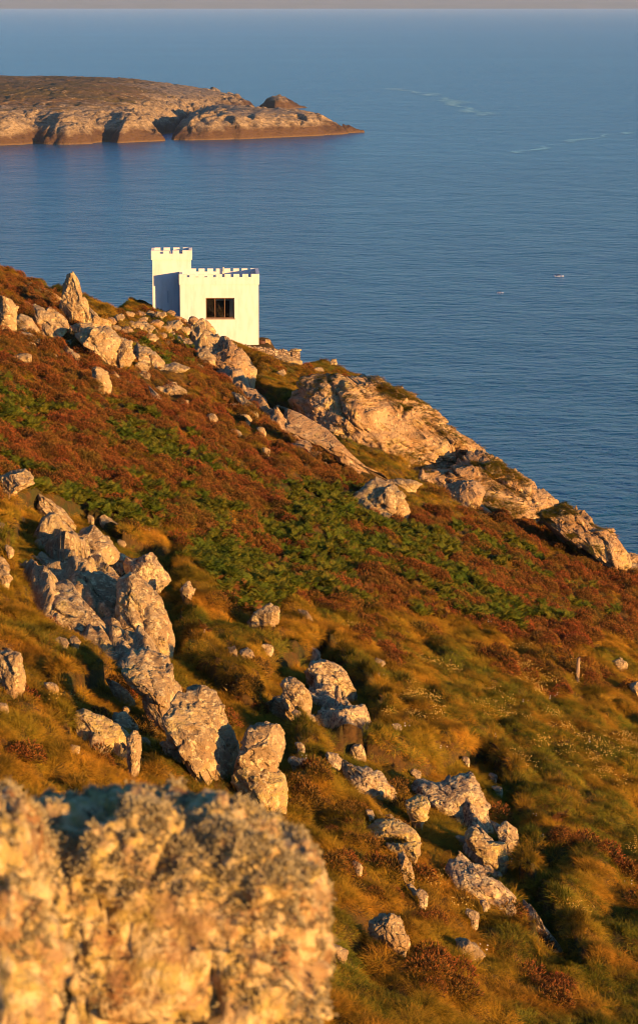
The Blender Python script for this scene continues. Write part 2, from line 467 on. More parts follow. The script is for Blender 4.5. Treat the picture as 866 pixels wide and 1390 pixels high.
def bedrock(poly, label, mat, name='rock_outcrop', H=.6, cell=1.5, amp=.55, bias=.1, seed=1, res=.1, along=(12.0, -45.0), jit=7, blocky=1.0):
    """bedrock breaking through the turf: the lie of the land inside the outline, raised in tilted blocks and sunk again where turf covers it"""
    poly = np.asarray(poly, float)
    W = []
    for px_, py_ in poly:
        s_ = hit(px_, py_)
        if s_: W.append((CAM + s_ * ray(px_, py_))[:2])
    W = np.array(W); lo = W.min(0) - 1.5; hi = W.max(0) + 1.5
    gx = np.arange(lo[0], hi[0], res); gy = np.arange(lo[1], hi[1], res * 1.5)
    GX, GY = np.meshgrid(gx, gy); x = GX.ravel(); y = GY.ravel()
    z0 = ground(x, y, False)
    px, py = project(np.stack([x, y, z0 + .4], 1))
    m = (y / FPX)
    jx = jit * noise2(x, y, 2.4, seed + 500, 3); jy = jit * noise2(x, y, 2.4, seed + 501, 3)
    din = -poly_dist(px + jx, py + jy, poly) * m
    ax = np.array(along) / np.hypot(*along)
    a = x * ax[0] + y * ax[1]; c = -x * ax[1] + y * ax[0]
    p3 = np.stack([a / 1.7, c, np.zeros_like(a)], 1)
    turf = fbm(np.stack([a / 5.5, c / 1.1, np.full_like(a, seed)], 1), 3, seed + 600)
    d = amp * facets(p3 / cell + seed * 3.1, seed, 1.15) + .36 * amp * blocky * facets(p3 / (cell * .36) + seed, seed + 30, 1.1) + .13 * amp * facets(p3 / (cell * .13) + seed, seed + 60, 1)
    z = z0 - .7 + smooth(-.15, .9, din) * (.7 + H + d) + np.clip(turf + bias, -.6, .35) * 1.2 * smooth(-.15, .5, din)
    nr, nc = GX.shape; idx = np.arange(nr * nc).reshape(nr, nc)
    Fq = np.stack([idx[:-1, :-1].ravel(), idx[:-1, 1:].ravel(), idx[1:, 1:].ravel(), idx[1:, :-1].ravel()], 1)
    okv = din > -.5
    Fq = Fq[okv[Fq].all(1)]
    used = np.unique(Fq); rem = -np.ones(nr * nc, int); rem[used] = np.arange(len(used))
    V = np.stack([x, y, z], 1)[used]
    base = np.array([V[:, 0].mean(), V[:, 1].mean(), V[:, 2].min()])
    o = mesh_obj(name, V - base, rem[Fq], M[mat]); o.location = base
    tag(o, label, 'rock', None, 'thing')
    BARE.append((lo, hi, res, res * 1.5, (z - z0).reshape(nr, nc), okv.reshape(nr, nc)))
    return o

BARE = []
ROCK_COUNT = [0]; ROCK_POLYS = []
def rock(poly, label, mat='rock', name='boulder', lean=.25, thick=None, e=.5, cat='rock', group=None, depth=None, grow=1.1, slope0=None, **kw):
    ROCK_COUNT[0] += 1
    poly = np.asarray(poly, float); poly = poly.mean(0) + (poly - poly.mean(0)) * grow
    bot = poly[:, 1].max(); top = poly[:, 1].min()
    cx = (poly[:, 0].min() + poly[:, 0].max()) / 2
    low = poly[poly[:, 1] > bot - .25 * (bot - top) - 1][:, 0].mean()
    s0 = depth or hit(low, bot - 1, True) or 200.0
    st = hit(cx, top + 1) if not depth else None
    if st is None: st = s0 * 1.08
    h = (bot - top) * s0 / FPX
    slope = min(max((st - s0) / h, 0), 5.0) * lean * .6
    if slope0 is not None: slope = slope0
    sm = s0 + slope * h * .5
    W, Fc = lump(poly, sm, slope, thick, e, seed=ROCK_COUNT[0] * 7 + 3, **kw)
    base = np.array([W[:, 0].mean(), W[:, 1].mean(), W[:, 2].min()])
    o = mesh_obj(name, W - base, Fc, M[mat])
    o.location = base
    tag(o, label, cat, group, 'thing')
    ROCK_POLYS.append((poly, s0))
    return o

# --- ridge at the upper left, against the sea
rock([(94,377),(101,379),(107,390),(113,408),(118,424),(124,436),(112,438),(102,434),(90,430),(83,423),(86,404),(88,388)],
     'tall pointed standing stone leaning on the ridge against the sea', 'rock_far', 'standing_stone', 0, cat='standing stone', e=.62)
rock([(112,408),(124,420),(136,432),(148,436),(153,448),(140,452),(120,444),(108,436)],
     'sloping slab trailing down to the right from the tall standing stone', 'rock_far', 'rock_slab')
rock([(28,377),(40,383),(56,392),(70,397),(83,405),(82,414),(68,412),(52,402),(38,392)],
     'long thin slab along the ridge line left of the standing stone', 'rock_far', 'rock_slab', .1)
rock([(-6,402),(8,404),(16,408),(23,418),(21,430),(23,446),(12,448),(-6,444)],
     'squat pale boulder on the ridge cut by the left edge of the picture', 'rock_far', 'boulder', 0)
rock([(17,430),(28,426),(40,433),(52,448),(48,456),(30,450),(19,442)],
     'low dome shaped rock right beside the squat boulder at the left edge', 'rock_far', 'boulder', .2)
rock([(43,421),(52,415),(64,424),(80,423),(89,436),(93,446),(83,453),(72,459),(58,452),(46,442)],
     'broad cracked outcrop just below and left of the standing stone', 'rock_far', 'rock_outcrop', .25)
rock([(25,448),(38,452),(52,460),(60,469),(48,470),(33,460)],
     'low half buried slab under the dome shaped ridge rock', 'rock_far', 'rock_slab', .5)
rock([(102,453),(124,449),(150,446),(158,458),(164,476),(166,494),(160,502),(148,494),(136,484),(118,471)],
     'big pale stepped outcrop on the ridge below the standing stone', 'rock_far', 'rock_outcrop', .15)
rock([(152,456),(168,459),(181,466),(182,480),(177,496),(168,499),(160,486)],
     'upright grey slab closing the right end of the stepped outcrop', 'rock_far', 'rock_slab', .1)
rock([(93,442),(108,440),(125,437),(127,446),(112,451),(96,450)],
     'small pale flat block lying on top of the stepped outcrop', 'rock_far', 'boulder', .3)
rock([(85,468),(97,476),(104,488),(102,496),(93,491)],
     'narrow tilted rock in heather below the cracked ridge outcrop', 'rock_far', 'boulder', .2)
rock([(17,483),(30,480),(42,482),(42,491),(28,489),(17,488)],
     'small flat brick shaped rock in heather near the left edge', 'rock_far', 'boulder', .2)
rock([(127,501),(135,499),(146,507),(151,520),(149,534),(138,531),(125,528),(127,513)],
     'upright four sided block alone in the bracken below the ridge', 'rock_far', 'boulder', 0, e=.5)
rock([(150,504),(158,505),(163,514),(160,520),(152,513)],
     'little rock touching the right side of the upright bracken block', 'rock_far', 'boulder', .2)
rock([(170,519),(181,517),(184,523),(175,526)],
     'tiny pale stone just right of the upright bracken block', 'rock_far', 'stone', .2, cat='stone')
rock([(181,466),(200,472),(214,483),(223,492),(222,502),(205,499),(190,490),(180,479)],
     'fractured grey slab between the stepped outcrop and the tower rubble', 'rock_far', 'rock_slab', .4)
rock([(184,493),(195,492),(203,497),(199,508),(189,506)],
     'small square block under the fractured grey slab', 'rock_far', 'boulder', .1)
rock([(206,501),(235,492),(257,501),(246,508),(220,508)],
     'flat bluish slab in shade right of the fractured grey slab', 'rock_far', 'rock_slab', .6)
rock([(203,526),(215,537),(227,549),(222,554),(210,544)],
     'wedge shaped rock left of the pale yellowish block on the heath', 'rock_far', 'boulder', .3)
rock([(210,526),(225,523),(238,520),(250,530),(253,538),(243,543),(226,542)],
     'pale yellowish block in the bracken below the white house', 'rock_far', 'boulder', .15)
rock([(241,544),(256,543),(256,552),(246,551)],
     'small stone tucked under the right end of the pale yellowish block', 'rock_far', 'stone', .2, cat='stone')
# --- main outcrop below the house
rock([(286,472),(294,465),(303,457),(314,468),(327,481),(333,494),(331,508),(325,520),(314,520),(306,506),(296,498),(284,494)],
     'large craggy outcrop directly below the house window', 'crag', 'rock_outcrop', .15, rough=1.3)
rock([(327,497),(338,494),(348,498),(347,510),(345,525),(332,527),(325,516)],
     'tall knuckle of rock at the right end of the outcrop below the house', 'rock_far', 'rock_outcrop', .05)
rock([(268,481),(280,476),(292,484),(290,496),(278,493)],
     'pale angular block on the left flank of the outcrop below the house', 'rock_far', 'boulder', .2)
rock([(255,443),(268,438),(280,437),(287,447),(293,458),(280,459),(262,453)],
     'brown pointed rock standing against the lower left wall of the house', 'rock_far', 'boulder', .1)
rock([(310,528),(325,526),(341,527),(353,537),(361,549),(348,553),(335,546),(322,536)],
     'smooth brown slab below the knuckle of the house outcrop', 'crag', 'rock_slab', .3)
rock([(314,531),(330,541),(345,553),(352,563),(340,558),(325,546)],
     'thin pale slab edge running under the smooth brown slab', 'rock_far', 'rock_slab', .3)
rock([(363,489),(375,483),(390,481),(404,487),(407,494),(385,493)],
     'low flat rock at the foot of the terrace wall', 'rock_far', 'boulder', .2)
rock([(375,551),(390,556),(405,568),(413,577),(400,573),(385,561)],
     'long thin slab in heather left of the great crag', 'crag', 'rock_slab', .4)
rock([(377,563),(384,567),(391,577),(386,579)],
     'small sliver of rock below the long thin heather slab', 'crag', 'stone', .3, cat='stone')
for p in ([(376,506),(384,502),(389,506),(382,512)], [(401,529),(408,528),(407,534),(401,533)], [(426,500),(437,498),(440,506),(430,507)], [(448,488),(456,487),(457,494),(449,494)]):
    rock(p, 'small pale stone on the turf between the terrace wall and the great crag', 'rock_far', 'stone', .2, cat='stone', group='stones on the turf by the crag')
# --- rubble heaped before the tower
rub = [(150,436,13,9),(163,431,12,9),(176,428,13,8),(190,427,14,8),(204,426,12,8),(217,428,16,9),(232,425,13,8),(243,428,11,8),(158,446,12,8),(172,449,15,12),
       (187,441,15,9),(200,446,15,10),(214,440,18,10),(226,446,15,9),(205,458,20,9),(219,456,14,8),(238,441,20,13),(250,448,17,10),(242,458,8,6),(233,459,8,7),
       (227,466,8,9),(192,436,14,7),(248,436,15,8),(268,449,12,9),(258,468,7,6),(270,460,9,6),(288,463,8,7),(240,432,12,6),(178,439,10,7),(196,433,11,6),(262,434,12,7)]
for i, (x, y, w, h) in enumerate(rub):
    rg = np.random.default_rng(100 + i)
    n = 7
    an = np.sort(np.linspace(0, 2 * math.pi, n, endpoint=False) + rg.uniform(-.3, .3, n))
    p = [(x + .6 * w * math.cos(a) * rg.uniform(.75, 1.1), y + .62 * h * math.sin(a) * rg.uniform(.75, 1.1)) for a in an]
    rock(p, 'angular chunk of rubble heaped on the ridge in front of the tower', 'rock_far' if i % 3 else 'crag', 'boulder', .2, group='rubble heaped before the tower', e=.5, rough=1.2)

# --- the great crag and the sunlit rock along the cliff edge
rock([(398,545),(411,521),(430,511),(460,512),(494,507),(516,508),(532,521),(555,539),(577,556),(605,576),(632,595),(652,611),(672,628),(656,641),(620,641),(590,636),(560,640),(524,644),(500,640),(470,618),(440,590),(412,568)],
     'great sunlit crag of cracked rock on the cliff edge right of the house', 'crag', 'crag', cat='crag', depth=190, thick=3.6, e=.38, sub=7, rough=.85, fine=2.4, back=0, sink=.03, cuts=34, cutd=.42, grow=1.0, slope0=.55)
rock([(540,642),(600,634),(655,618),(700,648),(745,680),(756,702),(705,694),(650,688),(600,676),(556,662)],
     'low apron of cracked rock between the great crag and the cliff edge crag', 'crag', 'crag', cat='crag', depth=184, thick=2.6, e=.42, sub=7, rough=1.0, fine=2.4, back=0, sink=.1, cuts=30, cutd=.5, grow=1.0, slope0=1.0)
rock([(400,563),(425,575),(452,592),(470,612),(498,637),(515,648),(528,661),(515,661),(490,646),(462,623),(430,596),(405,576)],
     'long pale diagonal slab below the left side of the great crag', 'crag', 'rock_slab', .2, thick=1.2)
rock([(410,609),(425,614),(440,617),(453,626),(440,629),(420,621)],
     'pale elongated rock in heather under the long diagonal slab', 'rock_far', 'boulder', .3)
rock([(481,681),(492,670),(504,659),(514,654),(530,658),(545,680),(557,700),(561,714),(545,709),(525,700),(508,693),(492,691)],
     'big triangular boulder with grey shaded face below the great crag', 'rock', 'boulder', .1, e=.5)
rock([(528,652),(545,650),(562,652),(572,657),(562,664),(545,662),(530,660)],
     'ragged pale ledge in turf right of the triangular boulder', 'rock_far', 'rock_ledge', .3)
rock([(578,653),(596,650),(612,646),(616,653),(600,657),(582,659)],
     'narrow broken ledge below the right half of the great crag', 'rock_far', 'rock_ledge', .3)
rock([(612,660),(628,655),(644,658),(652,668),(645,680),(626,681),(614,674)],
     'brown blocky outcrop left in the lower crag band', 'crag', 'rock_outcrop', .2, grow=1.35)
rock([(648,656),(662,652),(676,658),(682,668),(676,674),(660,672),(650,666)],
     'rounded brown block in the middle of the lower crag band', 'crag', 'rock_outcrop', .2, grow=1.35)
rock([(668,646),(684,648),(692,660),(690,670),(678,668),(668,656)],
     'small pale block above the middle of the lower crag band', 'rock_far', 'boulder', .2, grow=1.35)
rock([(690,652),(706,646),(720,656),(724,670),(714,674),(700,668)],
     'smooth brown hump right in the lower crag band', 'crag', 'rock_outcrop', .2, grow=1.35)
rock([(720,668),(738,668),(752,680),(754,692),(740,693),(726,684)],
     'brown slab between the lower crag band and the cliff edge crag', 'crag', 'rock_slab', .2, grow=1.4)
rock([(736,699),(756,693),(772,690),(790,706),(806,719),(822,719),(832,737),(843,752),(838,761),(815,757),(790,745),(765,732),(748,716)],
     'jagged sunlit crag on the cliff edge nearest the right side', 'crag', 'crag', depth=174, thick=2.2, cat='crag', e=.55, sub=7, fine=1.5, back=.1, sink=.1, cutd=.25, cuts=20, grow=1.1, slope0=.5)
rock([(764,733),(785,739),(796,749),(780,749)],
     'thin pale slab at the foot of the jagged cliff edge crag', 'rock_far', 'rock_slab', .3)
rock([(814,759),(838,760),(868,768),(872,778),(840,773)],
     'dark flat ledge right under the jagged cliff edge crag', 'rock', 'rock_ledge', .3)
rock([(842,753),(856,751),(880,757),(880,768),(858,766)],
     'brown rock on the cliff edge where the sea meets the right border', 'crag', 'boulder', .2)
for p in ([(640,687),(654,685),(667,697),(650,699)], [(687,694),(702,697),(700,702),(688,700)], [(695,680),(704,684),(702,688),(695,686)], [(672,664),(690,668),(684,680),(676,676)]):
    rock(p, 'small pale stone in heather under the lower crag band', 'rock_far', 'stone', .3, cat='stone', group='stones below the crag band')

# --- left foreground outcrop
rock([(-6,649),(12,645),(30,642),(40,644),(41,656),(28,663),(12,669),(-6,673)],
     'flat topped pale outcrop among bracken cut by the left edge', 'rock', 'rock_outcrop', grow=1.22, lean=.1)
rock([(56,673),(68,679),(80,691),(92,703),(105,717),(98,720),(86,714),(74,704),(60,706),(53,698),(52,684)],
     'wedge of rock with dark left face rising from the bracken', 'rock', 'boulder', .05, e=.5)
rock([(135,703),(142,699),(152,706),(162,714),(159,723),(145,723)],
     'small white veined rock alone right of the dark faced wedge', 'rock', 'boulder', .2)
rock([(10,699),(20,696),(32,703),(36,710),(22,708)],
     'low pale stone in turf left of the dark faced wedge', 'rock', 'stone', .3, cat='stone')
rock([(38,757),(50,757),(70,764),(85,774),(91,787),(80,785),(62,775),(48,765)],
     'pale almond shaped slab in the heather at the left', 'rock', 'rock_slab', .4)
rock([(54,718),(75,727),(95,742),(102,753),(88,750),(70,739)],
     'thin pale slab above the almond shaped slab', 'rock', 'rock_slab', .35)
rock([(84,738),(98,728),(112,722),(124,723),(140,740),(151,752),(153,770),(147,784),(132,783),(118,771),(98,758)],
     'cracked pale outcrop at the head of the diagonal rock band', 'rock', 'rock_outcrop', grow=1.22, lean=.25)
rock([(147,750),(160,752),(172,758),(174,780),(163,787),(150,774)],
     'dark block in shade wedged left of the speckled square boulder', 'rock_grey', 'boulder', .1)
rock([(170,761),(186,757),(206,751),(218,767),(229,788),(216,797),(202,807),(188,801),(176,788),(171,776)],
     'speckled square boulder perched at the top of the rock band', 'rock_grey', 'boulder', 0, e=.55)
rock([(110,783),(128,780),(150,785),(162,792),(168,806),(172,830),(168,850),(150,838),(138,816),(124,800)],
     'long weathered slab below the cracked pale outcrop', 'rock', 'rock_outcrop', grow=1.22, lean=.35)
rock([(160,790),(180,788),(200,806),(212,818),(217,835),(225,858),(227,884),(205,884),(190,870),(170,852),(166,820)],
     'steep pale rock face dropping from the speckled square boulder', 'rock', 'rock_outcrop', grow=1.22, lean=.25)
rock([(62,802),(80,797),(96,806),(111,826),(131,846),(151,868),(177,889),(170,893),(150,886),(120,872),(95,856),(66,845),(78,830),(70,815)],
     'broad diagonal band of pale rock slanting down right through turf', 'rock', 'rock_outcrop', grow=1.22, lean=.45)
rock([(40,801),(58,797),(68,802),(66,808),(50,806)],
     'small pale ledge at the upper end of the broad diagonal band', 'rock', 'rock_ledge', .4)
rock([(-6,884),(8,885),(18,892),(27,892),(29,905),(33,925),(22,948),(10,945),(-6,943)],
     'rounded pale boulder cut by the left edge above the lichened boulder', 'rock', 'boulder', 0)
rock([(-4,954),(8,956),(12,965),(4,969),(-4,968)],
     'small stone under the rounded boulder at the left edge', 'rock', 'stone', .2, cat='stone')
rock([(168,906),(180,891),(200,892),(225,899),(234,920),(235,942),(236,962),(226,990),(215,986),(204,970),(194,945),(180,930)],
     'grooved brown outcrop at the lower end of the rock face', 'rock', 'rock_outcrop', grow=1.22, lean=.2)
rock([(143,921),(158,929),(172,938),(181,951),(172,959),(160,951),(150,936)],
     'tilted pale slab left of the grooved brown outcrop', 'rock', 'rock_slab', .3)
rock([(97,969),(115,967),(135,977),(155,985),(170,999),(169,1013),(160,1025),(150,1019),(130,1015),(117,1003),(111,985)],
     'rounded yellow lichened boulder in turf above the near boulder', 'rock_yellow', 'boulder', .15)
rock([(152,970),(170,969),(185,985),(187,998),(176,997),(160,985)],
     'flat rock between the yellow lichened boulder and the grooved outcrop', 'rock', 'boulder', .25)
rock([(172,1000),(184,994),(191,1004),(190,1030),(184,1054),(178,1052),(174,1030)],
     'narrow upright rock right of the yellow lichened boulder', 'rock', 'boulder', 0)
rock([(192,1003),(200,1004),(208,1019),(198,1017)],
     'small stone right of the narrow upright rock', 'rock', 'stone', .2, cat='stone')
rock([(89,1019),(98,1011),(108,1014),(107,1023),(94,1026)],
     'little yellow stone under the yellow lichened boulder', 'rock_yellow', 'stone', .1, cat='stone')
rock([(222,952),(234,944),(250,940),(266,937),(281,931),(289,940),(301,965),(311,995),(319,1025),(321,1051),(308,1058),(290,1050),(268,1034),(250,1016),(236,996)],
     'large pale outcrop with a shadow falling across its right half', 'rock', 'rock_outcrop', grow=1.05, lean=.05, e=.5)
rock([(223,1011),(240,999),(256,1002),(258,1018),(253,1038),(240,1032),(228,1022)],
     'squat block at the foot of the large shadowed outcrop', 'rock', 'boulder', .1)
rock([(340,991),(357,986),(376,989),(384,1000),(379,1020),(372,1040),(366,1048),(345,1044),(326,1052),(322,1046),(327,1030),(333,1010)],
     'upper block of the tall split pillar rock', 'rock', 'boulder', 0, e=.5, thick=1.3, depth=hit(352, 1100, True))
rock([(326,1050),(345,1040),(366,1044),(379,1058),(386,1085),(384,1112),(365,1110),(342,1090),(326,1074),(319,1060)],
     'lower block of the tall split pillar rock', 'rock_yellow', 'boulder', 0, e=.5, thick=1.4, depth=hit(352, 1106, True))
rock([(361,958),(372,946),(385,941),(396,948),(404,960),(409,971),(395,975),(378,981),(365,973)],
     'pale rounded rock with a dark stripe left of the twin rocks', 'rock', 'boulder', 0)
rock([(382,931),(388,920),(405,928),(419,938),(423,952),(421,966),(408,969),(400,956),(388,942)],
     'brown rock leaning behind the pale rounded rock', 'rock', 'boulder', 0)
rock([(420,915),(426,899),(440,896),(455,904),(468,915),(476,930),(484,944),(470,950),(448,951),(432,943)],
     'speckled grey boulder standing highest in the middle of the slope', 'rock_grey', 'boulder', 0)
rock([(418,938),(430,946),(440,950),(438,956),(420,957),(410,951)],
     'dark low rock in shade at the foot of the highest speckled boulder', 'rock_grey', 'boulder', .1)
rock([(432,979),(440,969),(460,963),(480,962),(491,959),(499,970),(502,985),(498,1001),(492,1013),(480,1010),(468,996),(452,986),(436,993)],
     'broad speckled boulder below the highest speckled boulder', 'rock_grey', 'boulder', .05)
rock([(478,1014),(490,1011),(495,1022),(496,1037),(485,1035),(476,1027)],
     'small speckled rock hanging under the broad speckled boulder', 'rock_grey', 'boulder', .05)
rock([(447,1029),(462,1034),(485,1047),(505,1054),(520,1067),(533,1085),(539,1093),(520,1091),(498,1083),(480,1066),(470,1050)],
     'long grey speckled slab lying aslant in tussocks mid slope', 'rock_grey', 'rock_slab', .4)
rock([(386,867),(405,871),(420,876),(433,886),(420,889),(406,883)],
     'flat greyish stone in turf above the highest speckled boulder', 'rock_grey', 'rock_slab', .4)
rock([(339,845),(350,831),(365,822),(374,827),(378,842),(368,851),(355,855),(344,851)],
     'pyramid shaped rock alone in the orange grass mid slope', 'rock', 'boulder', 0)
rock([(245,801),(256,790),(264,800),(259,813),(248,815)],
     'small brown rock in tussocks right of the speckled square boulder', 'rock', 'boulder', .1)
rock([(405,828),(416,830),(424,841),(412,842)],
     'small flat stone right of the pyramid shaped rock', 'rock', 'stone', .3, cat='stone')
rock([(310,880),(318,877),(323,889),(316,892)],
     'tiny pale stone above the large shadowed outcrop', 'rock', 'stone', .2, cat='stone')
rock([(325,885),(338,880),(345,891),(334,896)],
     'bluish shaded stone in the gully left of the flat greyish stone', 'rock_grey', 'stone', .2, cat='stone')
# --- lower right
rock([(560,1074),(580,1065),(598,1072),(614,1063),(632,1054),(650,1060),(667,1082),(665,1094),(661,1106),(673,1126),(670,1131),(650,1124),(632,1130),(618,1120),(603,1106),(586,1090)],
     'biggest speckled grey rock in the lower right tussocks', 'rock_grey', 'boulder', .3, e=.55)
rock([(550,1092),(562,1082),(578,1086),(582,1098),(575,1111),(567,1129),(560,1116)],
     'yellowish rounded rock left of the biggest speckled rock', 'rock_yellow', 'boulder', .05)
rock([(630,1128),(650,1129),(662,1144),(680,1147),(685,1166),(685,1188),(670,1183),(655,1181),(654,1163),(640,1150)],
     'yellow grey block below the biggest speckled rock', 'rock_yellow', 'boulder', .05)
rock([(673,1125),(688,1119),(703,1130),(705,1146),(698,1156),(684,1159),(679,1141)],
     'brown speckled block at the right end of the lower right rocks', 'rock_grey', 'boulder', 0)
rock([(499,1126),(518,1115),(536,1114),(553,1122),(566,1136),(568,1144),(548,1146),(528,1144),(505,1139)],
     'yellow cap slab of the split yellow boulder', 'rock_yellow', 'rock_slab', .15, e=.55)
rock([(528,1146),(548,1148),(570,1144),(567,1160),(562,1172),(548,1169),(535,1162)],
     'lower half of the split yellow boulder under its cap', 'rock_yellow', 'boulder', 0, e=.55)
rock([(466,1094),(478,1097),(494,1105),(504,1113),(492,1114),(476,1106)],
     'slim yellowish slab above left of the split yellow boulder', 'rock_yellow', 'rock_slab', .3)
rock([(540,1166),(549,1164),(557,1175),(559,1192),(562,1208),(552,1199),(545,1186)],
     'narrow pale rock below the split yellow boulder', 'rock', 'boulder', .1)
rock([(604,1161),(618,1159),(635,1171),(655,1187),(676,1200),(689,1214),(685,1226),(662,1235),(645,1229),(624,1205),(611,1183)],
     'long pinkish grey slab pointing down right in the lower tussocks', 'rock_grey', 'rock_slab', .25, e=.5)
rock([(505,1256),(512,1245),(524,1239),(538,1247),(548,1256),(551,1275),(547,1298),(535,1297),(520,1286),(506,1271)],
     'pale rough boulder right of the near lichened boulder', 'rock', 'boulder', .05)
rock([(621,1280),(632,1277),(646,1286),(658,1300),(640,1305),(624,1297)],
     'pale stone low in the grass below the long pinkish slab', 'rock', 'boulder', .2)
rock([(716,1232),(728,1244),(740,1261),(756,1280),(768,1300),(752,1298),(735,1276),(721,1255)],
     'thin edge of rock running down right near the bottom', 'rock_grey', 'rock_slab', .3)
rock([(832,899),(843,894),(853,905),(840,913)],
     'small pale pointed rock at the right above the wooden post', 'rock', 'stone', .1, cat='stone')
rock([(855,931),(868,925),(874,936),(868,947),(858,942)],
     'brown rock cut by the right edge beside the wooden post', 'rock', 'boulder', .1)
rock([(440,1290),(455,1284),(470,1294),(468,1310),(446,1308)],
     'half hidden rock in grass at the right foot of the near boulder', 'rock', 'boulder', .1)

# --- the lichened boulders at the photographer's feet
near = rock([(36,1098),(75,1096),(110,1090),(152,1084),(184,1076),(217,1087),(270,1091),(320,1100),(352,1116),(404,1146),(426,1174),(440,1224),(440,1290),(434,1380),(415,1470),(20,1470),(15,1300),(25,1180)],
     'huge blurred boulder shaggy with pale lichen in the near foreground', 'boulder_near', 'boulder', depth=9.6, thick=.5, e=.42, sub=7, rough=.4, fine=.4, sink=.0, back=.5, grain=False, knob=.045, cuts=0, grow=1.0)
near2 = rock([(-80,1095),(-40,1080),(0,1084),(24,1100),(42,1126),(52,1166),(64,1226),(74,1290),(78,1380),(70,1470),(-90,1470)],
     'blurred lichened boulder cut by the lower left corner', 'boulder_near', 'boulder', depth=8.6, thick=.42, e=.5, sub=6, rough=.4, fine=.4, sink=.0, back=.5, grain=False, knob=.045, cuts=0, grow=1.0)

# --- bedrock breaking through the turf
bedrock([(38,700),(56,690),(90,700),(122,722),(152,748),(172,770),(205,800),(217,835),(228,882),(237,950),(268,936),(290,942),(320,1050),(300,1050),(262,1000),(225,992),(185,950),(165,905),(120,872),(66,848),(45,805),(75,790),(40,755)],
        'long broken ridge of pale bedrock slanting down the left side of the slope', 'rock', H=.45, cell=1.7, amp=.6, bias=.25, seed=3)
bedrock([(560,1074),(600,1068),(640,1052),(668,1082),(676,1128),(705,1140),(690,1190),(640,1185),(600,1120)],
        'bedrock underlying the biggest speckled rock at lower right', 'rock_grey', H=.25, cell=1.1, amp=.4, bias=.0, seed=9, res=.07)
bedrock([(560,642),(600,640),(650,632),(690,640),(735,668),(765,700),(752,712),(700,700),(650,690),(600,672),(556,664)],
        'band of sunlit bedrock ledges running right under the great crag', 'crag', H=.9, cell=3.4, amp=1.1, bias=.38, seed=14, res=.2, along=(14.0, -30.0), jit=5)
bedrock([(700,650),(740,672),(775,694),(808,718),(838,742),(850,760),(815,764),(770,742),(735,712)],
        'strip of cracked bedrock along the cliff edge at the right', 'crag', H=1.1, cell=2.6, amp=1.1, bias=.35, seed=19, res=.18, along=(6.0, -30.0), jit=4)
bedrock([(270,470),(310,458),(345,492),(352,528),(410,570),(470,640),(440,640),(380,590),(330,560),(300,520)],
        'scattered ledges of bedrock in heather between the house and the great crag', 'crag', H=.35, cell=2.4, amp=.8, bias=.02, seed=27, res=.17, along=(10.0, -34.0), jit=6)
bedrock([(30,395),(90,430),(150,452),(215,480),(235,500),(180,502),(110,480),(40,455),(0,440),(0,405)],
        'low ledges of bedrock between the boulders on the left ridge', 'rock_far', H=.3, cell=2.0, amp=.7, bias=.0, seed=33, res=.16, jit=6)
bedrock([(140,424),(200,424),(260,434),(300,462),(290,480),(240,470),(180,455),(145,445)],
        'rocky ground under the rubble before the tower', 'rock_far', H=.25, cell=1.4, amp=.6, bias=.05, seed=41, res=.15, jit=5)
bedrock([(15,735),(60,748),(95,782),(135,832),(182,892),(150,898),(90,866),(50,838),(30,800)],
        'low bands of pale bedrock in the turf at the left of the long broken ridge', 'rock', H=.9, cell=1.5, amp=.55, bias=.2, seed=52, jit=8)
bedrock([(95,962),(150,975),(195,985),(212,1020),(192,1056),(160,1040),(110,1015)],
        'bedrock showing round the yellow lichened boulder', 'rock', H=.5, cell=1.0, amp=.45, bias=.06, seed=58, res=.07)
bedrock([(355,940),(420,892),(470,900),(505,965),(505,1010),(480,1040),(430,1000),(400,985)],
        'bedrock at the foot of the highest speckled boulder', 'rock_grey', H=.35, cell=1.1, amp=.45, bias=.06, seed=63, res=.07)
bedrock([(440,1022),(500,1045),(548,1092),(575,1150),(560,1210),(530,1170),(490,1110)],
        'bedrock running down past the split yellow boulder', 'rock', H=.4, cell=1.0, amp=.45, bias=.06, seed=69, res=.07)
bedrock([(690,1195),(720,1228),(770,1298),(790,1340),(750,1330),(715,1270)],
        'thin rib of bedrock near the bottom at the right', 'rock_grey', H=.4, cell=.9, amp=.4, bias=.15, seed=73, res=.06)
# --- small stones half buried in the turf
def strew(poly, n, smin, smax, label, group, mat, seed):
    rg = np.random.default_rng(seed); poly = np.array(poly, float); k = 0
    while k < n:
        x, y = rg.uniform(poly[:, 0].min(), poly[:, 0].max()), rg.uniform(poly[:, 1].min(), poly[:, 1].max())
        if not in_poly(np.array([x]), np.array([y]), poly)[0]: continue
        w = rg.uniform(smin, smax); an = np.linspace(0, 2 * math.pi, 7, endpoint=False) + rg.uniform(-.3, .3, 7)
        rock([(x + w * math.cos(a) * rg.uniform(.7, 1.1), y + .62 * w * math.sin(a) * rg.uniform(.7, 1.1) + .3 * w * math.cos(a)) for a in an], label, mat, 'stone', .2, cat='stone', group=group, e=.5, sink=.7, depth=(hit(x, y + .5 * w, True) or 200) - .8)
        k += 1
strew([(0,690),(140,700),(230,780),(330,1050),(200,1060),(60,1000),(0,900)], 24, 6, 13, 'small pale stone half buried in turf about the long broken ridge', 'stones about the long broken ridge', 'rock', 5)
strew([(330,830),(520,880),(720,1080),(700,1260),(560,1290),(420,1080),(330,950)], 24, 6, 13, 'small speckled stone half buried among the lower tussocks', 'stones among the lower tussocks', 'rock_grey', 6)
strew([(10,400),(130,440),(260,480),(360,560),(470,650),(440,660),(300,580),(150,530),(10,480)], 24, 4.5, 9, 'small pale stone showing through the upper heather', 'stones in the upper heather', 'rock_far', 7)
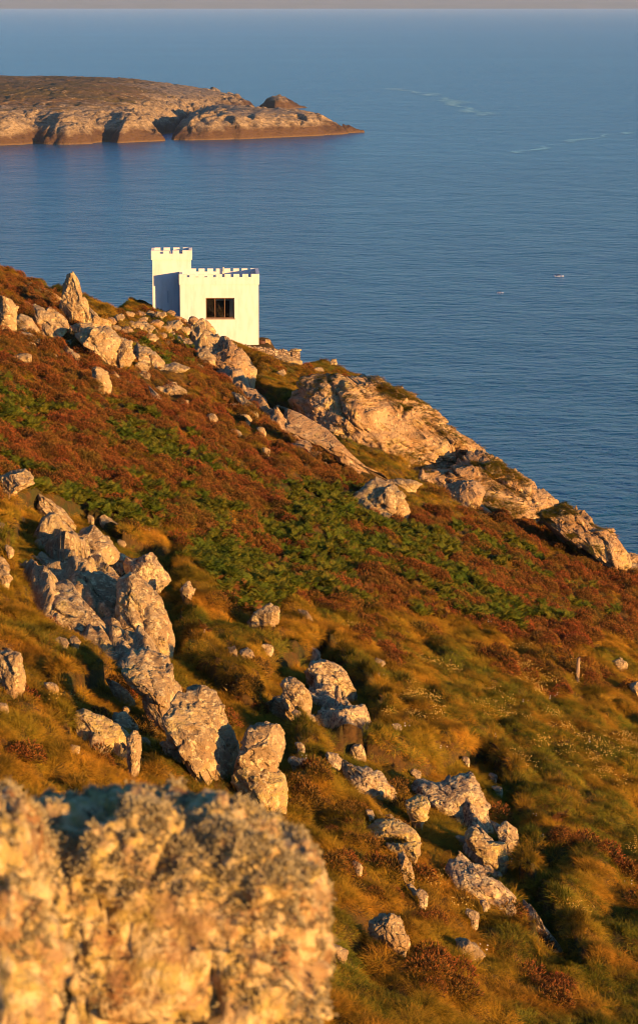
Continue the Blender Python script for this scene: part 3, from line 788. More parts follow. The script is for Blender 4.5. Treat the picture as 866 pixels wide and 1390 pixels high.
bedrock([(248,438),(290,443),(332,480),(352,500),(347,528),(318,528),(290,502),(262,486)],
        'broad broken outcrop stepping down from the rubble below the house', 'rock_far', H=.6, cell=1.8, amp=.7, bias=.3, seed=81, res=.14, jit=4)
# ------------------------------------------------------------------ plants: one clump of each kind, laid over the ground as ground cover
def blades(n, rad, hmin, hmax, width, droop, seed, lean=.35, segs=3):
    rg = np.random.default_rng(seed); V = []; Fc = []; UV = []
    for i in range(n):
        a = rg.uniform(0, 2 * math.pi); r = rad * math.sqrt(rg.uniform(0, 1))
        p = np.array([math.cos(a) * r, math.sin(a) * r, -.05])
        L = rg.uniform(hmin, hmax); az = a + rg.normal(0, .7)
        d = np.array([math.cos(az) * lean, math.sin(az) * lean, 1.0]); d /= np.linalg.norm(d)
        side = np.array([-math.sin(az), math.cos(az), 0]) ; side = side * math.cos(rg.uniform(-1, 1)) + np.array([math.cos(az), math.sin(az), 0]) * math.sin(rg.uniform(-1, 1))
        w = width * rg.uniform(.7, 1.3); b = len(V)
        dr = droop * rg.uniform(.6, 1.4)
        for k in range(segs + 1):
            t = k / segs
            q = p + d * L * t + np.array([math.cos(az), math.sin(az), -.9]) * dr * L * t * t
            ww = w * (1 - t) ** .7
            if k == segs: V.append(q); UV.append((.5, 1.0))
            else: V += [q - side * ww, q + side * ww]; UV += [(0, t), (1, t)]
        for k in range(segs - 1):
            o = b + 2 * k; Fc.append((o, o + 1, o + 3, o + 2))
        o = b + 2 * (segs - 1); Fc.append((o, o + 1, o + 2))
    return V, Fc, UV

def heather_clump(seed, n=330, R=.42, H=.42):
    rg = np.random.default_rng(seed); V = []; Fc = []; UV = []
    for i in range(n):
        a = rg.uniform(0, 2 * math.pi); z = rg.uniform(.15, 1); r = math.sqrt(max(0, 1 - z * z)) * rg.uniform(.7, 1)
        c = np.array([math.cos(a) * r * R, math.sin(a) * r * R, z * H * rg.uniform(.75, 1.05)])
        d = np.array([math.cos(a) * r, math.sin(a) * r, z * 1.1]) + rg.normal(0, .35, 3); d /= np.linalg.norm(d)
        s = np.cross(d, rg.normal(0, 1, 3)); s /= np.linalg.norm(s)
        L = rg.uniform(.05, .12); w = rg.uniform(.006, .013); b = len(V)
        base = c - d * L * .8; mid = c; tip = c + d * L * .5
        V += [base - s * w * .3, base + s * w * .3, mid + s * w, tip, mid - s * w]; UV += [(0, 0), (1, 0), (1, .6), (.5, 1), (0, .6)]
        Fc += [(b, b + 1, b + 2, b + 4), (b + 4, b + 2, b + 3)]
    return V, Fc, UV

def bracken_plant(seed, fronds=6, L0=.46):
    rg = np.random.default_rng(seed); V = []; Fc = []; UV = []
    for f in range(fronds):
        az = f * 2 * math.pi / fronds + rg.uniform(-.5, .5); L = L0 * rg.uniform(.7, 1.15)
        out = np.array([math.cos(az), math.sin(az), 0]); sd = np.array([-math.sin(az), math.cos(az), 0])
        up = rg.uniform(1.0, 1.7)
        def at(t): return out * L * (t * .3 + t * t * .4) + np.array([0, 0, 1]) * L * (up * t - .62 * t * t)
        b = len(V)
        for k in range(5):
            t = k / 4; V += [at(t) - sd * .008, at(t) + sd * .008]; UV += [(0, .2), (1, .2)]
        for k in range(4): Fc.append((b + 2 * k, b + 2 * k + 1, b + 2 * k + 3, b + 2 * k + 2))
        n = 18
        for k in range(n):
            t = .22 + .78 * k / n; c = at(t); dd = at(min(t + .05, 1)) - at(t - .05); dd /= np.linalg.norm(dd)
            ln = L * .42 * (1 - ((t - .22) / .78)) ** .8 + .03
            for s in (-1, 1):
                pd = sd * s * .92 + dd * .4 + np.array([0, 0, rg.uniform(-.3, .05)]); pd /= np.linalg.norm(pd)
                w = .0085 * L / .5 * (1 - .4 * t); b = len(V)
                V += [c - dd * w, c + pd * ln * .5 - dd * w * 1.2, c + pd * ln, c + pd * ln * .5 + dd * w * 1.2, c + dd * w]
                UV += [(.5, .4), (0, .7), (.5, 1), (1, .7), (.5, .4)]
                Fc.append((b, b + 1, b + 2, b + 3, b + 4))
    return V, Fc, UV

def flower_clump(seed, n=14, H=.34, R=.28, head=.022):
    rg = np.random.default_rng(seed); V = []; Fc = []; UV = []
    for i in range(n):
        a = rg.uniform(0, 2 * math.pi); r = R * math.sqrt(rg.uniform(0, 1)); h = H * rg.uniform(.6, 1.2)
        p = np.array([math.cos(a) * r, math.sin(a) * r, 0]); q = p + np.array([rg.normal(0, .05), rg.normal(0, .05), h]); b = len(V)
        V += [p + [-.004, 0, 0], p + [.004, 0, 0], q]; UV += [(0, 0), (1, 0), (.5, .5)]; Fc.append((b, b + 1, b + 2))
        b = len(V); hd = head * rg.uniform(.7, 1.3)
        for dz, rr in ((-.5, .6), (.2, 1.0)):
            for k in range(6):
                V.append(q + np.array([math.cos(k * 1.047) * hd * rr, math.sin(k * 1.047) * hd * rr, hd * dz])); UV.append((.5, 1))
        V.append(q + [0, 0, hd * .8]); UV.append((.5, 1)); top = len(V) - 1
        for k in range(6):
            k2 = (k + 1) % 6
            Fc.append((b + k, b + k2, b + 6 + k2, b + 6 + k)); Fc.append((b + 6 + k, b + 6 + k2, top))
    return V, Fc, UV

def proto(name, data, mat):
    V, Fc, UV = data
    o = mesh_obj(name, np.array(V), Fc, mat, None, False, link=False)
    uv = o.data.uv_layers.new(name='UVMap'); UV = np.array(UV, np.float32)
    li = np.zeros(len(o.data.loops), np.int32); o.data.loops.foreach_get('vertex_index', li)
    uv.data.foreach_set('uv', UV[li].ravel())
    return o

def scatter(name, P, Nn, scale, protos, lie=None):
    """ground cover: a point for every plant, the plants grown on the points"""
    n = len(P); rg = np.random.default_rng(len(name) + n)
    me = bpy.data.meshes.new(name); me.vertices.add(n); me.vertices.foreach_set('co', np.asarray(P, np.float32).ravel())
    rot = np.stack([-np.arcsin(np.clip(Nn[:, 1], -1, 1)), np.arcsin(np.clip(Nn[:, 0], -1, 1)), rg.uniform(0, 6.283, n)], 1)
    a = me.attributes.new('up', 'FLOAT_VECTOR', 'POINT'); a.data.foreach_set('vector', np.asarray(Nn, np.float32).ravel())
    a = me.attributes.new('lie', 'FLOAT_VECTOR', 'POINT'); a.data.foreach_set('vector', np.asarray(LIE[0] if len(LIE[0]) == n else Nn, np.float32).ravel())
    a = me.attributes.new('spin', 'FLOAT', 'POINT'); a.data.foreach_set('value', rot[:, 2].astype(np.float32))
    a = me.attributes.new('size', 'FLOAT', 'POINT'); a.data.foreach_set('value', np.asarray(scale, np.float32))
    a = me.attributes.new('pick', 'INT', 'POINT'); a.data.foreach_set('value', rg.integers(0, len(protos), n).astype(np.int32))
    me.update()
    o = bpy.data.objects.new(name, me); LINK(o); o['kind'] = 'stuff'
    col = bpy.data.collections.new(name + '_plants')
    for i, p in enumerate(protos): col.objects.link(p)
    g = bpy.data.node_groups.new(name + '_growth', 'GeometryNodeTree')
    g.interface.new_socket('Geometry', in_out='INPUT', socket_type='NodeSocketGeometry')
    g.interface.new_socket('Geometry', in_out='OUTPUT', socket_type='NodeSocketGeometry')
    N = g.nodes.new; L = g.links.new
    gi = N('NodeGroupInput'); go = N('NodeGroupOutput')
    ci = N('GeometryNodeCollectionInfo'); ci.inputs['Collection'].default_value = col
    ci.inputs['Separate Children'].default_value = True; ci.inputs['Reset Children'].default_value = True
    iop = N('GeometryNodeInstanceOnPoints'); iop.inputs['Pick Instance'].default_value = True
    def attr(nm, ty):
        q = N('GeometryNodeInputNamedAttribute'); q.data_type = ty; q.inputs['Name'].default_value = nm; return q.outputs['Attribute']
    L(gi.outputs[0], iop.inputs['Points']); L(ci.outputs[0], iop.inputs['Instance'])
    al = N('FunctionNodeAlignRotationToVector'); al.axis = 'Z'; L(attr('up', 'FLOAT_VECTOR'), al.inputs['Vector'])
    ar = N('FunctionNodeAxisAngleToRotation'); ar.inputs['Axis'].default_value = (0, 0, 1); L(attr('spin', 'FLOAT'), ar.inputs['Angle'])
    rr = N('FunctionNodeRotateRotation'); rr.rotation_space = 'LOCAL'; L(al.outputs[0], rr.inputs[0]); L(ar.outputs[0], rr.inputs[1])
    L(rr.outputs[0], iop.inputs['Rotation'])
    L(attr('size', 'FLOAT'), iop.inputs['Scale']); L(attr('pick', 'INT'), iop.inputs['Instance Index'])
    L(iop.outputs[0], go.inputs[0])
    m = o.modifiers.new('growth', 'NODES'); m.node_group = g
    return o

def plane_points(y0, y1, dens, umax=.155):
    n = int(umax * (y1 * y1 - y0 * y0) * dens)
    y = np.sqrt(RNG.uniform(y0 * y0, y1 * y1, n)); x = RNG.uniform(-umax, umax, n) * y
    return x, y

LIE = [[]]
def finish(x, y, up=.5):
    z = ground(x, y); e = .3
    nx = -(ground(x + e, y) - ground(x - e, y)) / (2 * e); ny = -(ground(x, y + e) - ground(x, y - e)) / (2 * e)
    N = np.stack([nx, ny, np.full_like(nx, 1.0)], 1); N /= np.linalg.norm(N, axis=1)[:, None]
    LIE[0] = N.copy()
    N = N * (1 - up) + np.array([0, 0, 1]) * up; N /= np.linalg.norm(N, axis=1)[:, None]
    return np.stack([x, y, z], 1), N

def keep_land(x, y, margin=2.5):
    d = poly_dist(x, y, LAND)
    c, s = math.cos(BROT), math.sin(BROT)
    lx = (x - BX) * c + (y - BY) * s; ly = -(x - BX) * s + (y - BY) * c
    ok = (d < margin) & ~((np.abs(lx) < 7.6) & (ly > -1.6) & (ly < 8))
    return ok

BRACKEN = [  # (polygon in the photo, how much bracken)
    ([(0,490),(110,520),(230,560),(330,640),(450,680),(600,740),(730,800),(700,850),(600,835),(480,800),(380,790),(330,850),(280,800),(230,720),(110,690),(0,640)], .38),
    ([(260,700),(330,670),(520,740),(720,820),(720,850),(560,830),(400,800),(350,860),(290,790)], .9),
    ([(40,670),(110,650),(240,680),(250,730),(120,700)], .8),
    ([(560,700),(700,740),(830,800),(840,850),(720,850),(600,800)], .5), ([(330,640),(470,650),(600,730),(560,760),(430,720)], .6),
    ([(180,480),(250,450),(300,480),(250,500)], .6),
]
FLOWERS = [([(540,905),(610,915),(600,1000),(520,985)], .7), ([(600,950),(760,930),(780,1060),(650,1050)], .75), ([(780,1000),(875,1000),(875,1120),(790,1100)], .9),
           ([(690,880),(800,900),(800,950),(700,940)], .6), ([(715,1225),(800,1230),(800,1265),(730,1262)], .5), ([(470,1130),(600,1190),(640,1280),(560,1230),(480,1180)], .4),
           ([(70,940),(110,950),(110,975),(70,970)], .9), ([(400,820),(470,830),(470,870),(400,860)], .5), ([(820,1110),(875,1100),(875,1200),(830,1190)], .5), ([(300,930),(330,940),(330,970),(300,960)], .5)]
RUSTY = [(560,650),(640,690),(760,705),(870,775),(890,880),(800,870),(720,800),(620,750),(560,700)]

def zone_px(x, y):
    z = ground(x, y, False); return project(np.stack([x, y, z], 1))

# grass everywhere below the heath, sparser inside it
gp = [proto('tussock_a', blades(100, .28, .18, .36, .0065, .45, 1), M['grass']), proto('tussock_b', blades(100, .30, .15, .31, .0065, .6, 2, .5), M['grass']),
      proto('tussock_c', blades(90, .24, .3, .55, .006, .5, 3, .35), M['grass']), proto('tussock_d', blades(110, .30, .13, .27, .007, .65, 4, .6), M['grass'])]
tp = [proto('turf_a', blades(90, .28, .14, .3, .007, .3, 5), M['turf']), proto('turf_b', blades(90, .3, .1, .24, .008, .5, 6, .6), M['turf'])]
hp = [proto('heather_%s' % c, heather_clump(20 + i), M['heather']) for i, c in enumerate('abc')]
bp = [proto('bracken_%s' % c, bracken_plant(30 + i, 8 + i), M['bracken']) for i, c in enumerate('abc')]
dp = [proto('dry_bracken_%s' % c, bracken_plant(40 + i, 6 + i, .42), M['dead_bracken']) for i, c in enumerate('ab')]
fp = [proto('flower_%s' % c, flower_clump(50 + i), M['flower']) for i, c in enumerate('ab')]
wp = [proto('white_flower_a', flower_clump(60, 3, .3, .12, .026), M['white_flower'])]

x, y = plane_points(52, 262, 12)
x2, y2 = plane_points(52, 140, 9); x = np.r_[x, x2]; y = np.r_[y, y2]
# thinner cover past the edges of the view
x3, y3 = plane_points(30, 230, 9, .27); m3 = np.abs(x3) > .15 * y3; x = np.r_[x, x3[m3]]; y = np.r_[y, y3[m3]]
x3, y3 = plane_points(22, 53, 30, .27); x = np.r_[x, x3]; y = np.r_[y, y3]
xb, yb = RNG.uniform(-2.6, 2.6, 700), RNG.uniform(6.5, 14, 700); x = np.r_[x, xb]; y = np.r_[y, yb]
ok = keep_land(x, y); x, y = x[ok], y[ok]
zt = ground(x, y); px, py = project(np.stack([x, y, zt], 1)); dep = y * CT - (zt - EYE) * ST
# few plants stand right against the rocks
r = RNG.uniform(0, 1, len(x)); keep = np.ones(len(x), bool)
for q, s0 in ROCK_POLYS:
    q = q.mean(0) + (q - q.mean(0)) * .86
    m = (px > q[:, 0].min() - 4) & (px < q[:, 0].max() + 4) & (py > q[:, 1].min() - 4) & (py < q[:, 1].max() + 16) & (np.abs(dep - s0) < 7) & (r < .66)
    i = np.nonzero(m)[0]
    if len(i): keep[i] &= ~(in_poly(px[i], py[i] - 9, q) | in_poly(px[i], py[i], q))
# and hardly any on bare rock
for lo, hi, rx, ry, dz, okv in BARE:
    i = np.nonzero((x > lo[0] + rx) & (x < hi[0] - 2 * rx) & (y > lo[1] + ry) & (y < hi[1] - 2 * ry))[0]
    jx = ((x[i] - lo[0]) / rx).astype(int); jy = ((y[i] - lo[1]) / ry).astype(int)
    ok_ = (jx < dz.shape[1]) & (jy < dz.shape[0]); i, jx, jy = i[ok_], jx[ok_], jy[ok_]
    up_ = dz[jy, jx] - (zt[i] - ground(x[i], y[i], False))
    keep[i] &= ~((up_ > -.02) & okv[jy, jx] & (r[i] < .97))
# the gullies between tussocks are nearly bare
hum = zt - ground(x, y, False)
keep &= ~((hum < .0) & (r < .05 + .7 * np.clip(-hum, 0, .5)) & (y > 50))
x, y, px, py = x[keep], y[keep], px[keep], py[keep]
px = px + 30 * noise2(x, y, 5.0, 141, 2); py = py + 22 * noise2(x, y, 5.0, 142, 2)
heath = in_poly(px, py, HEATH); rusty = in_poly(px, py, RUSTY)
edge = noise2(x, y, 4.0, 71, 3)
hz = np.where(heath, .5, -.5) + edge * .9 > 0
pt = noise2(x, y, 3.0, 81, 3) + .25 * noise2(x, y, 11, 82, 2)
br = np.zeros(len(x))
for poly, k in BRACKEN: br = np.maximum(br, in_poly(px, py, poly) * k)
brk = (noise2(x, y, 3.2, 91, 3) * 2.2 + br > .70) & (br > 0) & (y > 60)
r = RNG.uniform(0, 1, len(x))
near_cam = y < 20
g_turf = (~hz | (r > .93)) & ~brk & (pt > .15) & (r < .75)
g_grass = ~hz & ~brk & ~g_turf
g_hgr = hz & ~brk & (r < .12 + .45 * (noise2(x, y, 2.5, 77, 3) > .08))
g_heath = (hz & ~brk & ~g_hgr & (r > .3) & (r < .62)) | (~hz & ~brk & (pt < -.32) & (r > .9))
P, N = finish(x[g_grass | g_hgr], y[g_grass | g_hgr], .3)
scatter('grass', P, N, RNG.uniform(.7, 1.25, len(P)), gp)
P, N = finish(x[g_turf], y[g_turf], .2)
scatter('turf', P, N, RNG.uniform(.8, 1.4, len(P)), tp)
P, N = finish(x[g_heath], y[g_heath], .4)
scatter('heather', P, N, RNG.uniform(.7, 1.5, len(P)), hp)
s_b = brk & (r < .6)
P, N = finish(x[s_b], y[s_b], .8)
scatter('bracken', P, N, RNG.uniform(.75, 1.4, len(P)), bp)
s_d = (hz | brk) & (noise2(x, y, 4.0, 95, 2) > .05) & (r > .86) & ~rusty
P, N = finish(x[s_d], y[s_d], .6)
scatter('dry_bracken', P, N, RNG.uniform(.7, 1.2, len(P)), dp)
fl = np.zeros(len(x))
for poly, k in FLOWERS: fl = np.maximum(fl, in_poly(px, py, poly) * k)
s_f = (fl > 0) & (noise2(x, y, 1.8, 99, 2) * 1.3 + fl * .6 - .45 > .1) & (r < .12)
P, N = finish(x[s_f], y[s_f], .9); P[:, 2] += .08
scatter('wild_flowers', P, N, RNG.uniform(.8, 1.2, len(P)), fp)
s_w = ~hz & ~brk & (r > .9985) & (y < 170) & ~near_cam
P, N = finish(x[s_w], y[s_w], .9); P[:, 2] += .1
scatter('white_flowers', P, N, RNG.uniform(.6, 1.2, len(P)), wp)

# plants rooted in the cracks and on the ledges of the great crags
def on_rock(o, n, cond_scale, thr, seed):
    nv = len(o.data.vertices); co = np.zeros(nv * 3, np.float32); no = np.zeros(nv * 3, np.float32)
    o.data.vertices.foreach_get('co', co); o.data.vertex_normals.foreach_get('vector', no)
    co = co.reshape(-1, 3) + np.array(o.location); no = no.reshape(-1, 3)
    rg = np.random.default_rng(seed); i = rg.choice(nv, min(n, nv), replace=False)
    c, m = co[i], no[i]
    k = (fbm(c / cond_scale, 3, seed) + .5 * (m[:, 2] - .6) > thr) & (m[:, 1] < .3)
    return c[k], m[k]
Ps = []; Ns = []
for o in [o for o in bpy.data.objects if o.get('category') == 'crag']:
    c, m = on_rock(o, 7000, 2.2, .02, 5); Ps.append(c); Ns.append(m)
P = np.concatenate(Ps); N = np.concatenate(Ns) * .5 + np.array([0, 0, .7]); N /= np.linalg.norm(N, axis=1)[:, None]
scatter('ledge_turf', P, N, RNG.uniform(.5, 1.1, len(P)), [proto('ledge_tuft', blades(70, .26, .12, .34, .008, .5, 15, .6), M['grass']), proto('ledge_green', blades(70, .26, .1, .3, .008, .5, 16, .6), M['turf'])])

# shaggy lichen on the near boulders: a part of each boulder, too many strands to count
def shaggy(o, n, seed):
    nv = len(o.data.vertices); co = np.zeros(nv * 3, np.float32); no = np.zeros(nv * 3, np.float32)
    o.data.vertices.foreach_get('co', co); o.data.vertex_normals.foreach_get('vector', no)
    co = co.reshape(-1, 3); no = no.reshape(-1, 3)
    rg = np.random.default_rng(seed); i = rg.choice(nv, min(n, nv), replace=False)
    k = fbm(co[i] / .16, 3, seed) + .35 * no[i][:, 2] > .16
    V = []; Fc = []; UV = []
    for c, m in zip(co[i][k], no[i][k]):
        for _ in range(9):
            d = m + rg.normal(0, .6, 3); d /= np.linalg.norm(d); s = np.cross(d, rg.normal(0, 1, 3)); s /= np.linalg.norm(s)
            L = rg.uniform(.008, .026); w = rg.uniform(.0006, .0016); b = len(V)
            V += [c - s * w - m * .004, c + s * w - m * .004, c + d * L * .6 + s * w * .8, c + d * L + rg.normal(0, .006, 3)]
            UV += [(0, 0), (1, 0), (1, .6), (.5, 1)]; Fc += [(b, b + 1, b + 2), (b, b + 2, b + 3)]
    q = mesh_obj('lichen', np.array(V), Fc, M['lichen'], o, False)
    uv = q.data.uv_layers.new(name='UVMap'); UV = np.array(UV, np.float32)
    li = np.zeros(len(q.data.loops), np.int32); q.data.loops.foreach_get('vertex_index', li); uv.data.foreach_set('uv', UV[li].ravel())
    q['kind'] = 'stuff'
shaggy(near, 20000, 3); shaggy(near2, 5000, 4)

# dark bush behind the end of the terrace wall
def bush(px0, py0, dep, w, h, label):
    C = CAM + dep * ray(px0, py0); gz = float(ground(np.array([C[0]]), np.array([C[1]]))[0])
    rg = np.random.default_rng(77)
    V = []; Fc = []; UV = []
    cl = [(rg.uniform(-.5, .5) * w, rg.uniform(-.4, .4) * w, rg.uniform(.2, .7) * h, rg.uniform(.25, .42) * h) for _ in range(14)]
    for i in range(2600):
        cx, cy, cz, r = cl[rg.integers(len(cl))]
        d = rg.normal(0, 1, 3); d /= np.linalg.norm(d); c = np.array([cx, cy, cz]) + d * r * rg.uniform(.6, 1.05)
        if c[2] < 0: continue
        s = np.cross(d, rg.normal(0, 1, 3)); s /= np.linalg.norm(s); L = rg.uniform(.06, .16); wd = rg.uniform(.02, .045); b = len(V)
        V += [c - s * wd, c + s * wd, c + (d + rg.normal(0, .4, 3)) * L]; UV += [(0, .3), (1, .3), (.5, 1)]; Fc.append((b, b + 1, b + 2))
    root = empty('gorse_bush', (C[0], C[1], gz)); tag(root, label, 'bush')
    q = mesh_obj('foliage', np.array(V), Fc, M['bush'], root, False)
    uv = q.data.uv_layers.new(name='UVMap'); UV = np.array(UV, np.float32)
    li = np.zeros(len(q.data.loops), np.int32); q.data.loops.foreach_get('vertex_index', li); uv.data.foreach_set('uv', UV[li].ravel())
    V = []; Fc = []
    for k in range(7):
        a = k * .9; e = np.array([math.cos(a) * w * .3, math.sin(a) * w * .3, h * .55]); b = len(V)
        for t, r in ((0, .05), (.5, .035), (1, .015)):
            for j in range(5): V.append(e * t * np.array([t, t, 1]) + np.array([math.cos(j * 1.257) * r, math.sin(j * 1.257) * r, -.1 * (1 - t)]))
        for s in range(2):
            for j in range(5): Fc.append((b + s * 5 + j, b + s * 5 + (j + 1) % 5, b + s * 5 + 5 + (j + 1) % 5, b + s * 5 + 5 + j))
    mesh_obj('stems', np.array(V), Fc, M['twig'], root)
M['bush'] = blade_material('gorse_leaves', ((.022, .035, .01), (.03, .04, .012)), ((.05, .07, .015), (.09, .085, .02)), .6)
M['twig'] = plain('gorse_wood', (.08, .05, .03))
bush(432, 486, 250, 3.6, 1.35, 'dark green bush growing past the end of the terrace wall')

# weathered post in the lower right slope
sp = hit(784, 951); C = CAM + sp * ray(782.5, 951)
gz = float(ground(np.array([C[0]]), np.array([C[1]]))[0])
V, Fc = ico(2)
bm = bmesh.new(); H = 30 / FPX * sp + .05; rr = .085
rings = []
for k, t in enumerate((-.25, 0, .25, .5, .75, .96, 1.0)):
    ring = []
    for j in range(10):
        a = j * math.pi / 5; w = rr * (1.05 - .12 * t + .06 * math.sin(3 * a + k)) * (.8 if t == 1.0 else 1)
        ring.append(bm.verts.new((math.cos(a) * w + .045 * H * t, math.sin(a) * w, H * t + (.03 * math.cos(a) if t > .9 else 0))))
    rings.append(ring)
for p, q in zip(rings, rings[1:]):
    for j in range(10): bm.faces.new((p[j], p[(j + 1) % 10], q[(j + 1) % 10], q[j]))
bm.faces.new(rings[-1])
me = bpy.data.meshes.new('wooden_post'); bm.to_mesh(me); bm.free()
t = NT('weathered_wood'); co = t.objco()
gr = t.noise(t.mapping(co, (14, 14, 1.2)), 3, 5)
t.principled(t.mix(t.ramp(gr, [(.35, 0.0), (.65, 1.0)]), (.20, .12, .07), (.36, .26, .17)), .9, t.bump(gr, .5, .02), .1)
me.materials.append(t.m)
post = bpy.data.objects.new('wooden_post', me); LINK(post); post.location = (C[0], C[1], gz)
tag(post, 'weathered wooden post leaning slightly in the grass at the right', 'post')
# ------------------------------------------------------------------ the white castellated house
def wall_paint():
    t = NT('white_render'); p = t.objco()
    st = t.noise(t.mapping(p, (1.5, 1.5, .35)), 1.6, 5)
    col = t.mix(t.ramp(st, [(.42, 0.0), (.75, .7)]), (.66, .64, .60), (.54, .49, .42))
    t.principled(col, .8, t.bump(t.noise(p, 9, 6, .6), .25, .02), .2)
    return t.m
M['paint'] = wall_paint()
M['roof'] = plain('roof_felt', (.42, .41, .40), .9)
M['frame'] = plain('brown_window_frame', (.16, .085, .045), .5, .3)
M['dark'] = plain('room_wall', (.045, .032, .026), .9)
M['curtain'] = plain('pale_curtain', (.62, .52, .40), .9)
M['door'] = plain('dark_door', (.10, .045, .03), .6)
t = NT('window_glass'); g = t.n('ShaderNodeBsdfGlossy'); g.inputs['Roughness'].default_value = .02; g.inputs['Color'].default_value = (1, 1, 1, 1)
tr = t.n('ShaderNodeBsdfTransparent'); tr.inputs[0].default_value = (.75, .76, .75, 1); fr = t.n('ShaderNodeFresnel'); fr.inputs[0].default_value = 1.5
mx = t.n('ShaderNodeMixShader'); t.l(fr.outputs[0], mx.inputs[0]); t.l(tr.outputs[0], mx.inputs[1]); t.l(g.outputs[0], mx.inputs[2]); t.l(mx.outputs[0], t.out.inputs['Surface'])
M['glass'] = t.m

house = empty('castellated_house', (BX, BY, BZ + EYE), BROT)
tag(house, 'small white castellated house with square tower and brown window above the cliff', 'house')
HW, HD, HH = 3.53, 5.2, 6.42          # half width, depth, height of the main block
X0 = -HW
# window opening in the front wall
wx0, wx1, wz0, wz1 = -1.22, 1.34, 2.42, 4.27
b = MB()
th = .34
b.box(-HW, wx0, 0, th, -.6, HH - .95); b.box(wx1, HW, 0, th, -.6, HH - .95)
b.box(wx0, wx1, 0, th, -.6, wz0); b.box(wx0, wx1, 0, th, wz1, HH - .95)
b.box(-HW, HW, HD - th, HD, -.6, HH - .95)
b.box(-HW, -HW + th, th, HD - th, -.6, HH - .95)
# right wall with a doorway
dy0, dy1, dz = .75, 1.85, 2.15
b.box(HW - th, HW, th, dy0, -.6, HH - .95); b.box(HW - th, HW, dy1, HD - th, -.6, HH - .95); b.box(HW - th, HW, dy0, dy1, dz, HH - .95); b.box(HW - th, HW, dy0, dy1, -.6, .02)
b.build('wall', M['paint'], house)
# parapet band standing a little proud, with merlons
def parapet(x0, x1, y0, y1, zb, zt, mer, gapx, gapw, gapy, t=.28):
    p = MB()
    p.box(x0, x1, y0, y0 + t, zb, zt - mer); p.box(x0, x1, y1 - t, y1, zb, zt - mer)
    p.box(x0, x0 + t, y0 + t, y1 - t, zb, zt - mer); p.box(x1 - t, x1, y0 + t, y1 - t, zb, zt - mer)
    for ya, yb in ((y0, y0 + t), (y1 - t, y1)):
        e = [x0] + [v for g in gapx for v in (g - gapw / 2, g + gapw / 2)] + [x1]
        for a, c in zip(e[::2], e[1::2]): p.box(a, c, ya, yb, zt - mer + .002, zt)
    for xa, xb in ((x0, x0 + t), (x1 - t, x1)):
        e = [y0 + t + .002] + [v for g in gapy for v in (g - gapw / 2, g + gapw / 2)] + [y1 - t - .002]
        for a, c in zip(e[::2], e[1::2]): p.box(xa, xb, a, c, zt - mer + .002, zt)
    return p
ov = .07
gx = [-2.77 + .786 * k for k in range(8)]
parapet(-HW - ov, HW + ov, -ov, HD + ov, HH - .945, HH, .28, gx, .25, []).build('parapet', M['paint'], house)
b = MB(); b.box(-HW + .22, HW - .22, .22, HD - .22, HH - 1.0, HH - .72); b.build('roof', M['roof'], house)
b = MB(); b.box(.35, .47, HD - .5, HD - .38, HH - .72, HH + .14); b.build('chimney_pipe', M['curtain'], house)
# window: frame, mullions, glass and the room behind
fr_ = .07
w = MB(); w.box(wx0, wx1, .08, .2, wz0, wz0 + fr_); w.box(wx0, wx1, .08, .2, wz1 - fr_, wz1)
for xa in (wx0, wx0 + .80, wx0 + 1.66, wx1 - fr_): w.box(xa, xa + fr_, .082, .198, wz0 + fr_, wz1 - fr_)
win = w.build('window', M['frame'], house)
for xa, xb in ((wx0 + fr_, wx0 + .80), (wx0 + .87, wx0 + 1.66), (wx0 + 1.73, wx1 - fr_)):
    g = MB(); g.box(xa, xb, .135, .145, wz0 + fr_, wz1 - fr_); g.build('pane', M['glass'], win)
s_ = MB(); s_.box(wx0 - .06, wx1 + .06, -.05, .07, wz0 - .09, wz0 - .004); s_.build('sill', M['frame'], win)
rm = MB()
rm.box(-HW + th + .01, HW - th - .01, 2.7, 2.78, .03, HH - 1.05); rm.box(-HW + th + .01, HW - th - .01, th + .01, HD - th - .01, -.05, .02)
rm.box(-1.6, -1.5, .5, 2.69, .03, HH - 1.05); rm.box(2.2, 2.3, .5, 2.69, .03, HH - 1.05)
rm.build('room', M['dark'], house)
c_ = MB(); c_.box(wx1 - .42, wx1 - .08, .215, .245, wz0 - .1, wz1); c_.box(wx0 + .9, wx1 - .44, .215, .235, wz1 - .26, wz1 - .12); c_.build('curtain', M['curtain'], house)
d_ = MB(); d_.box(HW - .24, HW - .16, dy0 + .004, dy1 - .004, .024, dz - .004); dr = d_.build('door', M['door'], house)
h_ = MB(); h_.box(HW - .158, HW - .10, dy1 - .2, dy1 - .12, .98, 1.06); h_.build('handle', M['frame'], dr)
# shallow rendered panels, faint lines on the front
for q in ((1.75, 2.85, -.012, -.001, 2.35, 4.32), (-2.86, -2.84, -.014, -.002, .2, HH - 1.0), (-2.5, -1.5, -.012, -.001, 2.35, 4.32)):
    pl = MB(); pl.box(*q); pl.build('rendered_panel', M['paint'], house)

# tower at the rear left corner
TX0, TX1, TY0, TY1, TH = -6.03, -2.55, 2.2, 5.16, 8.36
tw = MB()
tw.box(TX0, TX1, TY0, TY1, -.6, TH - .86)
tower = tw.build('tower', M['paint'], house)
o2 = .1
parapet(TX0 - o2, TX1 + o2, TY0 - o2, TY1 + o2, TH - .857, TH, .30, [-5.19, -4.32, -3.44], .30, [TY0 + 1.0, TY0 + 1.95]).build('parapet', M['paint'], tower)
b = MB(); b.box(TX0 + .2, TX1 - .2, TY0 + .2, TY1 - .2, TH - .9, TH - .62); b.build('roof', M['roof'], tower)
sl = MB(); sl.box(-4.72, -4.60, TY0 - .012, TY0 - .002, 3.6, 4.7); sl.build('arrow_slit', plain('slit_shade', (.45, .45, .44)), tower)

